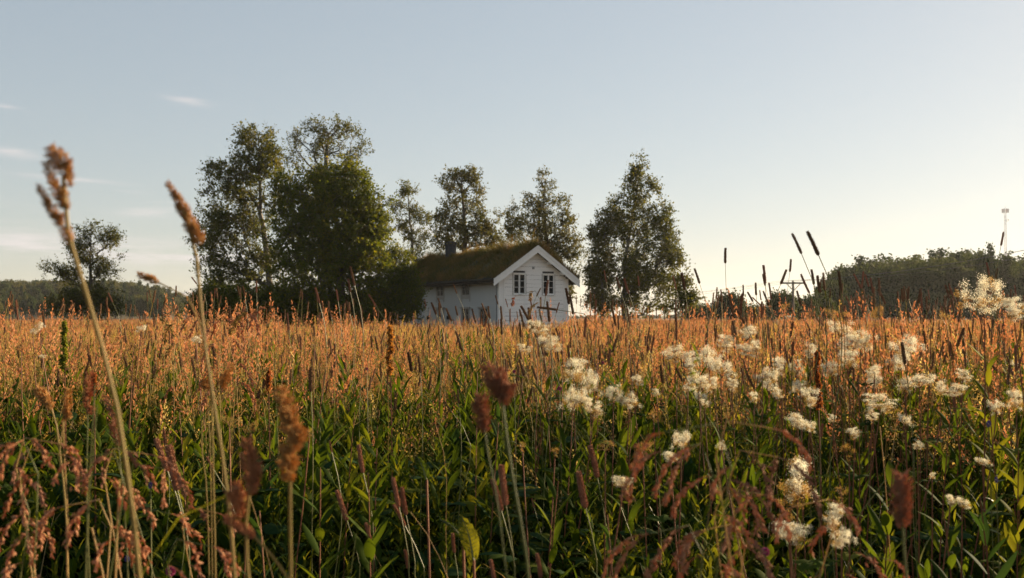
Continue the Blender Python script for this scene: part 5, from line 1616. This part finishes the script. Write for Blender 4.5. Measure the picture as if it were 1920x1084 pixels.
# ---- meadowsweet
def sweet_head(seed, wid=1.0, hgt=.8, n_cl=26, per=110, mat='cream'):
    """froth of tiny florets on forking stalks; fits a 1 x 1 x hgt box, foot at the origin"""
    r = np.random.default_rng(seed)
    g = G()
    tops = []
    # irregular lobes: a few sub-sprays of different height
    nl = 5
    for l in range(nl):
        a = l * 6.283 / nl + r.normal() * .4; q = r.uniform(.12, .36)
        zc = hgt * r.uniform(.2, .95)
        c = np.array([q * math.cos(a), q * math.sin(a), zc])
        Q = smooth_path([(0, 0, 0), (c[0] * .35, c[1] * .35, zc * .45), tuple(c * [1, 1, .8])], 6)
        tube(g, Q, np.linspace(.012, .007, 6), 4, 1)
        for k in range(n_cl // nl):
            p = c + r.normal(size=3) * [.13, .13, .12 * hgt]
            tube(g, np.array([Q[4], (Q[4] + p) / 2 + [0, 0, -.02], p]), .0045, 3, 1)
            tops.append(p)
    for p in tops:
        m = per
        C = p + r.normal(size=(m, 3)) * [.064, .064, .052]
        A = rand_unit(m, r); Bv = np.cross(A, rand_unit(m, r)); Bv /= np.linalg.norm(Bv, axis=1)[:, None] + 1e-9
        s = r.uniform(.008, .015, m)[:, None]
        diamonds(g, C, A * s, Bv * s * .75, 2 if r.random() < .16 + .35 * (p[2] < .4 * hgt) else 0)
    return g.mesh('flower_froth', [mat, 'red_stem', 'faded'])
SW = [sweet_head(900 + i, mat='cream', hgt=h, n_cl=n) for i, (h, n) in enumerate([(.8, 45), (1.05, 55), (.6, 40), (.9, 50), (1.2, 60)])]
SWF = [sweet_head(950 + i, mat='faded', hgt=h, n_cl=22, per=55) for i, h in enumerate([.8, 1.0, .7])]
RS = np.random.default_rng(41)
def sweet(px, py, w, h, label, d=None, faded=False, lean=None, leaves=True):
    """px, py: centre of the blossom in the photograph, w its width in px"""
    if d is None:
        zc = .97 if py > 640 else 1.02
        d = (EYE - zc) / max(.02, (py - HORIZON) / FPX)
        d = min(max(d, 1.9), 4.6)
    k_ = RS.uniform(.82, 1.08) * (1.4 if 1430 < px < 1610 and py > 880 else 1); w, h = w * k_, h * k_ * RS.uniform(.9, 1.2)
    c = W(px, py, d); wm = w / FPX * d; hm = h / FPX * d
    fx = c.x + RS.normal() * .05; gz = tz(fx, c.y)
    t = thing('meadowsweet', label, 'wildflower', (fx, c.y, gz))
    O = Vector((fx, c.y, gz)); b = c - O - Vector((0, 0, hm * .5))
    g = G(); P = smooth_path([(0, 0, -.02), (b.x * .2, .02, b.z * .5), (b.x * .8, 0, b.z * .85), tuple(b)], 14)
    tube(g, P, np.linspace(.0026, .0016, 14), 5); obj('stem', (g, ['red_stem'], True), t)
    arr = SWF if faded else SW
    k = int(RS.integers(0, len(arr)))
    o = bpy.data.objects.new('blossom', arr[k]); COL.objects.link(o); o.parent = t
    o.location = b; o.rotation_euler = (RS.normal() * .1, RS.normal() * .15, RS.uniform(0, 6.28)); 
    zs = [.8, 1.05, .6, .9, 1.2][k] if not faded else [.8, 1.0, .7][k]
    o.scale = (wm * 1.0, wm * 1.0, hm / zs)
    if leaves:
        for q in range(4):
            i = int(RS.integers(3, 12)); az_ = RS.uniform(0, 6.28)
            g = G()
            Q = arc(P[i], az_, .07, .7, 1.3, 4); tube(g, Q, .0009, 3)
            for s in (-.8, 0, .8): leaf(g, Q[-1], az_ + s, .06, .022, 1.0, 1.8, 0, 6, .3)
            obj('leaf', (g, ['green' if q % 2 else 'yellow_green']), t)
    return t
SWEETS = [(1845, 548, 66, 66, 'big cream meadowsweet blossom standing above the horizon at right', 2.7), (1902, 580, 60, 48, 'cream meadowsweet cut by the right edge beside the biggest one', 2.6),
 (1008, 618, 42, 34, 'upper cream blossom below the white gable', 3.9), (1032, 642, 44, 32, 'lower cream blossom below the white gable', 3.8), (983, 655, 26, 20, 'small greenish white blossom left of the gable pair', 4.0),
 (1076, 694, 54, 44, 'cream blossom top of the tall meadowsweet group right of centre', 3.3), (1108, 718, 40, 40, 'cream blossom on the right of the tall group right of centre', 3.4), (1074, 748, 44, 40, 'lowest left cream blossom of the tall group right of centre', 3.0), (1112, 764, 44, 44, 'warm cream blossom lowest in the tall group right of centre', 3.0),
 (1150, 742, 44, 34, 'flat white blossom right of the tall group, its left half', 3.2), (1180, 752, 44, 30, 'flat white blossom right of the tall group, its right half', 3.2), (1197, 712, 26, 26, 'little white blossom above the flat white one', 3.6),
 (1266, 664, 52, 24, 'wide low cream blossom at the left end of the right flower drift', 3.8), (1292, 680, 46, 36, 'cream blossom near the blurred grass arch', 3.6), (1330, 676, 50, 40, 'bright cream blossom in the middle of the left drift', 3.7), (1352, 690, 44, 36, 'cream blossom right of the bright middle one', 3.5),
 (1362, 645, 42, 32, 'cream blossom high in the drift below a leaning timothy', 4.0), (1405, 625, 38, 26, 'cream blossom highest in the left drift', 4.3), (1398, 655, 46, 28, 'cream blossom just under the highest one', 4.0), (1418, 650, 30, 20, 'small cream blossom right of the highest one', 4.0), (1310, 714, 46, 40, 'pale blossom low in the left drift', 3.2), (1338, 722, 34, 34, 'dim blossom beneath the left drift', 3.2),
 (1465, 688, 34, 34, 'cream blossom left of the rust dock stalk', 3.7), (1500, 720, 30, 24, 'small cream blossom against the rust dock stalk', 3.4), (1415, 745, 28, 22, 'little pale blossom under the left drift', 3.1), (1372, 722, 26, 20, 'flat topped little blossom', 3.2),
 (1575, 618, 46, 26, 'cream blossom upper left of the broad right drift', 4.1), (1598, 645, 58, 36, 'brightest broad cream blossom of the right drift', 3.9), (1622, 640, 36, 30, 'cream blossom at the right of the brightest one', 3.9), (1588, 672, 50, 32, 'cream blossom beneath the brightest one', 3.6),
 (1560, 692, 40, 26, 'cream blossom right of the rust dock stalk', 3.5), (1520, 745, 34, 34, 'cream blossom low beside the rust dock stalk', 3.0), (1640, 700, 40, 28, 'dull cream blossom between the right groups', 3.4),
 (1702, 656, 50, 40, 'cream blossom beside the plump dark timothy head', 3.7), (1690, 680, 36, 26, 'cream blossom under the one beside the plump timothy', 3.6), (1724, 715, 62, 30, 'broad cream blossom low at right', 3.2), (1698, 722, 34, 26, 'cream blossom left of the broad low one', 3.2),
 (1650, 755, 60, 38, 'white blossom on a red stem at right', 2.9), (1805, 705, 34, 24, 'bright little blossom behind the dark plump heads', 3.4), (1790, 730, 44, 26, 'dull blossom around the dark plump heads', 3.2), (1905, 750, 36, 32, 'cream blossom at the right edge', 2.9), (1868, 764, 30, 26, 'small cream blossom near the right edge', 2.8),
 (1496, 788, 48, 32, 'greenish white flat blossom right of centre low', 2.7), (1520, 800, 24, 20, 'small blossom touching the greenish flat one', 2.6), (1603, 812, 36, 26, 'small white blossom at right in the leaves', 2.6), (1592, 850, 30, 34, 'faded blossom under the small white one', 2.4),
 (1278, 826, 36, 36, 'white blossom behind the drooping grass', 2.4), (1258, 858, 34, 22, 'cream blossom lower left behind the drooping grass', 2.3), (1354, 838, 20, 18, 'little dim blossom above the drooping grass', 2.4), (1168, 906, 42, 34, 'greenish white blossom alone in dark leaves right of centre', 2.1),
 (1496, 900, 58, 56, 'large bright cream blossom at the lower right', 1.9), (1478, 955, 40, 40, 'golden backlit part of the large lower right blossom', 1.9), (1482, 1000, 50, 38, 'lower cream blossom under the large lower right one', 1.85), (1566, 972, 36, 38, 'cream blossom right of the large lower right one', 1.9), (1578, 1014, 34, 32, 'lowest cream blossom right of the large lower right one', 1.85),
 (1782, 938, 22, 18, 'small blossom at right in dark leaves, left of two', 2.2), (1804, 944, 26, 24, 'small blossom at right in dark leaves, right of two', 2.2), (1842, 866, 26, 14, 'flat small blossom near the lower right leaves', 2.4), (1720, 836, 22, 18, 'small dim blossom among lance leaves at right', 2.5), (1748, 892, 14, 12, 'tiny pale blossom behind the foxtail head', 2.4),
 (75, 614, 20, 16, 'small white blossom at the far left, right of a pair', 4.4), (62, 622, 16, 12, 'small white blossom at the far left, left of a pair', 4.4), (368, 638, 22, 16, 'small white blossom below the birch clump left side', 4.2), (265, 617, 20, 18, 'creamy blossom below the hill forest', 4.4), (80, 668, 16, 10, 'tiny pale blossom low at the far left', 3.9), (608, 698, 9, 9, 'tiny white blossom in golden grass left of centre', 3.6), (1520, 660, 34, 26, 'hazy cream blossom high behind the rust dock stalk', 4.2), (1440, 705, 30, 26, 'hazy cream blossom between left drift and dock', 3.5)]
for (px, py, w, h, lab, d) in SWEETS: sweet(px, py, w, h, lab, d, faded=('golden' in lab or 'faded' in lab), leaves=w > 28)  # the backlit gold of one blossom is painted with ochre faded florets
FAD = [(1565, 590, 24, 26, 'golden faded meadowsweet seed head before the wood, first of three'), (1638, 600, 30, 40, 'golden faded meadowsweet seed head before the wood, second of three'), (1775, 600, 30, 34, 'golden faded meadowsweet seed head left of the biggest cream flower'), (1588, 600, 24, 26, 'ochre faded seed head between the first two'), (1470, 575, 20, 18, 'ochre faded seed head at the foot of the power pole'),
       (1745, 618, 24, 20, 'small ochre seed head by the plump timothy'), (1180, 640, 40, 28, 'brown gold faded seed head right of the gable blossoms'), (1120, 660, 34, 28, 'brown gold faded seed head behind the tall group'), (1430, 665, 26, 22, 'olive faded seed head between the cream drifts'), (1055, 610, 36, 22, 'golden froth of faded flowers below the gable right side'),
       (250, 640, 30, 24, 'pale golden faded head at left'), (40, 650, 34, 22, 'pale golden faded head at the far left edge'), (590, 640, 28, 20, 'golden faded head below the maple'), (430, 790, 26, 24, 'ochre seed head on a bare stem left of centre'), (470, 800, 26, 34, 'ochre forked seed head beside the first at left of centre'), (580, 812, 22, 24, 'small brown branching seed head near the two lobed stalk'), (432, 845, 22, 16, 'pinkish brown cluster in dark leaves at left'),
       (1040, 850, 26, 20, 'dry branching seed head in dark leaves right of centre'), (1135, 838, 40, 22, 'dry umbrella shaped seed head right of centre'), (1205, 838, 34, 34, 'dry golden seed head next to the umbrella shaped one'), (1580, 930, 30, 26, 'dry branching seed head above the lowest cream blossoms'), (980, 840, 24, 20, 'dim dry seed head beside the thick centre stalk')]
for (px, py, w, h, lab) in FAD: sweet(px, py, w, h, lab, d=(3.9 if py < 700 else 2.5), faded=True, leaves=False)

for k in range(30):
    px_, py_ = RS.uniform(1225, 1910), RS.uniform(640, 800)
    w_ = RS.uniform(16, 30)
    t = sweet(px_, py_, w_, w_ * .8, 'small cream meadowsweet blossom scattered between the larger cream ones at right', None, RS.random() < .25, leaves=False)
    t['group'] = 'small blossoms scattered at right'
# ---- dock seed stalks
def dock(label, px, y_top, y_bot, w, d, mat, seed):
    r = np.random.default_rng(seed)
    T = W(px, y_top, d); Bm = W(px, y_bot, d)
    gz = tz(T.x, T.y); t = thing('dock_plant', label, 'wild plant', (T.x, T.y, gz))
    H = T.z - gz; h0 = Bm.z - gz
    g = G(); tube(g, smooth_path([(0, 0, -.02), (.01, 0, H * .5), (0, 0, H)], 10), np.linspace(.004, .002, 10), 6); obj('stem', (g, ['red_stem']), t)
    wm = w / FPX * d
    g = G()
    for k in range(26):
        s = (k + r.random()) / 26
        zc = h0 + (H - h0) * s; q = wm * .32 * (1 - .6 * s) * r.random()
        a = r.uniform(0, 6.28); c = np.array([q * math.cos(a), q * math.sin(a), zc])
        n = 60
        C = c + r.normal(size=(n, 3)) * [wm * .10, wm * .10, (H - h0) * .022]
        A = rand_unit(n, r); Bv = np.cross(A, rand_unit(n, r)); Bv /= np.linalg.norm(Bv, axis=1)[:, None] + 1e-9
        sz = r.uniform(.0035, .0055, n)[:, None]
        diamonds(g, C, A * sz, Bv * sz * .8)
    obj('seed_spike', (g, [mat]), t)
    for k in range(4):
        g = G(); leaf(g, (0, 0, H * r.uniform(.2, .6)), r.uniform(0, 6.28), .16, .03, .5, 1.7, 0, 8, .3); obj('leaf', (g, ['green']), t)
dock('tall rust red dock seed stalk among the right cream flowers', 1532, 660, 765, 20, 3.2, 'dock', 1001)
dock('golden dock seed stalk in the grass below the dark bush', 731, 612, 700, 22, 3.8, 'dock_gold', 1002)
dock('yellow green dock stalk in the grass at the far left', 121, 604, 690, 18, 3.9, 'dock_green', 1003)
dock('small orange dock stalk low in the left golden grass', 503, 690, 735, 12, 3.4, 'dock', 1004)
dock('short rust dock stalk behind the third head at left', 176, 700, 740, 14, 3.2, 'dock', 1005)

# ---- leafy upright herbs that stand out from the mass
def leafy(label, px, y_top, d, seed, n_leaf=18, ll=.11, lw=.022, mat='green', stem='red_stem', lean=.1, whorl=1):
    r = np.random.default_rng(seed)
    T = W(px, y_top, d); gx_, gy_ = T.x, T.y; gz = tz(gx_, gy_)
    t = thing('leafy_herb', label, 'wild plant', (gx_, gy_, gz))
    H = max(.3, T.z - gz)
    g = G(); azm = r.uniform(0, 6.28); P = arc((0, 0, -.02), azm, H + .02, 0, lean, 10); tube(g, P, np.linspace(.0032, .0012, 10), 5); obj('stem', (g, [stem], True), t)
    a = r.uniform(0, 6.28)
    for k in range(n_leaf):
        s = .25 + .74 * k / n_leaf; i = min(8, int(s * 9)); p = P[i] + (P[i + 1] - P[i]) * (s * 9 - i); a += 2.4
        for w in range(whorl):
            g = G(); sc = .55 + .45 * math.sin(math.pi * min(1, .3 + .7 * s))
            leaf(g, p, a + w * math.pi, ll * sc * r.uniform(.8, 1.15), lw * sc, r.uniform(.3, .7), r.uniform(1.0, 1.7) * (1 - .25 * s), 0, 8, .35)
            obj('leaf', (g, [mat], True), t)
LE = [('lance leaved plant with drooping leaves right of the rust dock', 1610, 705, 3.0, 'green'), ('tall lance leaved plant on a red stem at right', 1745, 760, 2.6, 'green'), ('leafy plant with pointed leaves below the biggest cream flower', 1875, 640, 3.0, 'yellow_green'),
      ('pale leaved plant rising at the centre where gold turns green', 890, 700, 3.2, 'yellow_green'), ('second pale leaved plant at the centre, lower', 912, 725, 3.0, 'green_blue'), ('leafy plant between the upper blossoms right of centre', 1040, 700, 3.3, 'green'),
      ('upright leafy plant in shade left of the two lobed stalk', 600, 870, 2.2, 'green'), ('dark leafy plant below the leftmost shaded hollow', 700, 880, 2.2, 'green'), ('three part leafy plant at the bottom left of centre', 520, 960, 1.9, 'green_blue'),
      ('lance leaved plant low at right of the foxtail head', 1815, 960, 1.9, 'green'), ('broad leaved plant at the lower right corner', 1880, 930, 2.0, 'green_blue'), ('leafy plant left of the foxtail head', 1640, 880, 2.3, 'green'), ('leafy plant in dark shade under the greenish blossom', 1170, 960, 2.0, 'green_blue'),
      ('leafy plant in the shade right of the thick centre stalk', 1010, 900, 2.2, 'green'), ('leafy plant below the flat white blossom', 1170, 790, 2.8, 'green'), ('leafy plant left of the group of three timothy heads', 700, 800, 2.8, 'green'), ('bright leafy plant in the green band left of centre', 640, 770, 3.0, 'yellow_green'),
      ('bright leafy plant in the green band at left', 360, 770, 3.0, 'yellow_green'), ('leafy plant at right above the greenish blossom', 1440, 770, 3.0, 'green'), ('sunlit leafy plant at the right edge low', 1900, 840, 2.5, 'yellow_green')]
for i, (lab, px, yt, d, mt) in enumerate(LE): leafy(lab, px, yt, d, 1100 + i, mat=mt, n_leaf=16 + i % 4 * 3, ll=.10 + .02 * (i % 3), lw=.018 + .005 * (i % 4))

# ---- large dock leaf, arching blade, small flowers
def bigleaf(label, pts, w, d, seed, mat='yellow_green'):
    r = np.random.default_rng(seed)
    P0 = [W(*p, d + .03 * i) for i, p in enumerate(pts)]
    gx_, gy_ = P0[0].x, P0[0].y; gz = tz(gx_, gy_)
    O = Vector((gx_, gy_, gz)); t = thing('dock_leaf', label, 'leaf', tuple(O))
    P = smooth_path([p - O for p in P0], 14); s = np.linspace(0, 1, 14)
    g = G()
    wd = w / FPX * d * np.sin(np.pi * np.clip(.06 + s * .92, 0, 1)) ** .65
    cols = np.linspace(-1, 1, 7)
    V = []
    for i in range(14):
        for c in cols: V.append(P[i] + np.array([c * wd[i] * .5, -abs(c) * wd[i] * .12 + .0035 * math.sin(i * 2.6 + c * 5), .002 * math.sin(i * 3 + c * 3)]))
    i, j = np.meshgrid(np.arange(13), np.arange(6), indexing='ij'); a = i * 7 + j
    g.add(V, np.stack([a, a + 1, a + 8, a + 7], -1).reshape(-1, 4)); obj('blade', (g, [mat], True), t)
    g = G(); tube(g, P + [0, -.002, 0], np.linspace(.0022, .0006, 14), 5)
    for k in range(2, 12):
        for sd in (-1, 1):
            tube(g, np.array([P[k] + [0, -.002, 0], P[min(13, k + 1)] + [sd * wd[k] * .4, -.004, 0]]), .0005, 3)
    obj('rib', (g, ['stem_green']), t)
    g = G(); tube(g, smooth_path([(0, 0.02, -.02), (.01, .02, (P[0][2]) * .5), tuple(P[0])], 8), .0025, 5); obj('stalk', (g, ['red_stem']), t)
bigleaf('large upright oval dock leaf lit green in the dark bottom centre', [(888, 1050), (878, 1000), (866, 968)], 36, 1.7, 1201)
bigleaf('smaller dock leaf leaning left beside the large upright one', [(868, 1010), (846, 985), (824, 972)], 16, 1.75, 1202, 'green')
bigleaf('dark narrow dock leaf above the large upright one', [(800, 900), (792, 875), (782, 855)], 22, 2.1, 1203, 'green')
g = G(); bl = [W(262, 1084, .95), W(290, 1035, .95), (W(330, 975, .95)), W(375, 945, .95), W(424, 930, .96)]
O = Vector((bl[0].x - .03, bl[0].y, 0)); P = smooth_path([Vector((0, 0, 0))] + [p - O for p in bl], 24)
s = np.linspace(0, 1, 24); ribbon(g, P, .0062 * np.minimum(1, .5 + s) * (1 - s ** 4) + .0008, (0.5, .3, .8), 0, .3)
o = obj('grass_blade', (g, ['yellow_green']), None, tuple(O)); o['label'] = 'long yellow green grass blade arching across the lower left'; o['category'] = 'grass blade'; o['kind'] = 'thing'

def clover(label, px, py, w, d, mat='pink', tall=False):
    r = np.random.default_rng(int(px)); c = W(px, py, d); gz = tz(c.x, c.y)
    t = thing('vetch_flower' if tall else 'clover_flower', label, 'wildflower', (c.x, c.y, gz)); H = c.z - gz; rr = w / FPX * d * .5
    g = G(); tube(g, smooth_path([(.02, 0, -.02), (.01, 0, H * .5), (0, 0, H)], 8), .0013, 5)
    for k in range(5): leaf(g, (.01, 0, H * r.uniform(.3, .9)), r.uniform(0, 6.28), .03, .012, .8, 1.6, 0, 5)
    obj('stem', (g, ['stem_green']), t)
    n = 150; D = rand_unit(n, r); C = D * rr * .35 * ([.8, .8, 2.6] if tall else 1) + [0, 0, H]
    g = G(); spikelets(g, C, D + [0, 0, .3], rr * .75, rr * .22, r); obj('flower_head', (g, [mat]), t)
for a in [('magenta clover head low in the lower right bunch of grass', 1435, 1035, 18, 1.75), ('pink clover head in the golden grass right of centre', 1049, 729, 9, 3.2), ('small pink clover left of the pale leaved plant', 964, 697, 7, 3.4), ('pink clover at the bottom of the lower left', 320, 1072, 20, 1.7),
          ('small pink clover below the dark bush', 688, 692, 6, 3.5), ('small magenta clover near the right gable blossoms', 1130, 680, 6, 3.6)]: clover(*a)
clover('violet vetch spike in the shade at left', 282, 910, 9, 1.9, 'violet', True); clover('violet vetch spike at the right edge among leaves', 1854, 795, 9, 2.5, 'violet', True); clover('blue violet vetch flower near the bottom left', 238, 1048, 9, 1.8, 'violet', True); clover('violet flower spike in shade low at right', 1868, 900, 8, 2.3, 'violet', True)
# thistle-like round buds
for px, py, d, lab in [(1627, 792, 2.7, 'dark round flower bud in the leaves under a cream blossom'), (1713, 825, 2.6, 'dark round bud beside the red stemmed plant')]:
    c = W(px, py, d); t = thing('flower_bud', lab, 'wildflower', (c.x, c.y, 0)); g = G(); tube(g, [(0, 0, 0), (.01, 0, c.z * .5), (0, 0, c.z)], .0014, 5); obj('stem', (g, ['stem_green']), t)
    g = G(); r = np.random.default_rng(int(px)); D = rand_unit(160, r); spikelets(g, D * .005 + [0, 0, c.z], D, .0045, .003, r); obj('bud', (g, ['green_blue']), t)

# pale forked dead stalk at left and bare straws
for i, (pts, d, lab, mt, rad) in enumerate([([(118, 790), (106, 800), (116, 840), (124, 900), (126, 1084)], 1.3, 'pale dead stalk with a fork at the top, left side', 'straw', .0016),
      ([(216, 1100), (218, 1040), (222, 940), (224, 900)], 1.25, 'straight pale straw under the left red grass', 'straw', .0022), ([(196, 1100), (186, 1040), (172, 990)], 1.25, 'short slanting pale straw at the lower left', 'straw', .0020),
      ([(178, 720), (172, 820), (164, 960), (160, 1090)], 1.2, 'long yellow stalk at left, thinner of a pair', 'stem_green', .0013), ([(182, 760), (174, 860), (166, 960), (163, 1090)], 1.25, 'long yellow stalk at left, shorter of a pair', 'stem_green', .0013),
      ([(818, 800), (832, 850), (836, 1000), (838, 1090)], 2.2, 'fine upright stalk in the dark middle', 'straw', .0011), ([(668, 1000), (662, 1040), (656, 1090)], 1.6, 'thin green grass spike at the bottom left of centre', 'stem_green', .0016),
      ([(770, 960), (806, 1010), (840, 1084)], 1.9, 'thin curved straw left of the large dock leaf', 'straw', .0010), ([(468, 930), (490, 1000), (512, 1084)], 1.5, 'thin yellow straw right of the broad red head', 'straw', .0011),
      ([(1650, 800), (1658, 880), (1666, 990)], 2.3, 'pale bare stem left of the foxtail head', 'straw', .0020), ([(1540, 1060), (1600, 980), (1660, 900)], 2.0, 'slanting dry green stem behind the foxtail head', 'stem_green', .0018), ([(1185, 980), (1205, 1040), (1215, 1090)], 1.9, 'straight green blade at the bottom right of centre', 'yellow_green', .0016)]):
    P0 = [W(*p, d) for p in pts]
    if P0[0].z > P0[-1].z: P0 = P0[::-1]
    O = Vector((P0[0].x, P0[0].y, tz(P0[0].x, P0[0].y))); P = smooth_path([Vector((0, 0, 0))] + [p - O for p in P0], 18)
    g = G(); tube(g, P, np.linspace(rad * .8, rad * .5, 18), 6)
    o = obj('dry_stalk', (g, [mt], True), None, tuple(O)); o['label'] = lab; o['category'] = 'grass stalk'
# ------------------------------------------------------------------ the air
def haze():
    g = G(); g.box(-2900, 2900, -2900, 2900, -2.2, 82)
    m, N, L = newmat('air')
    v = N.new('ShaderNodeVolumePrincipled')
    v.inputs['Color'].default_value = (0.93, 0.96, 1.0, 1)
    v.inputs['Density'].default_value = 0.00010
    v.inputs['Anisotropy'].default_value = 0.35
    o = N.new('ShaderNodeOutputMaterial'); L.new(v.outputs[0], o.inputs['Volume'])
    M['air'] = m
    h = obj('haze', (g, ['air'])); h['kind'] = 'stuff'; h['label'] = 'thin evening haze over the field and woods'; h['category'] = 'haze'
haze()
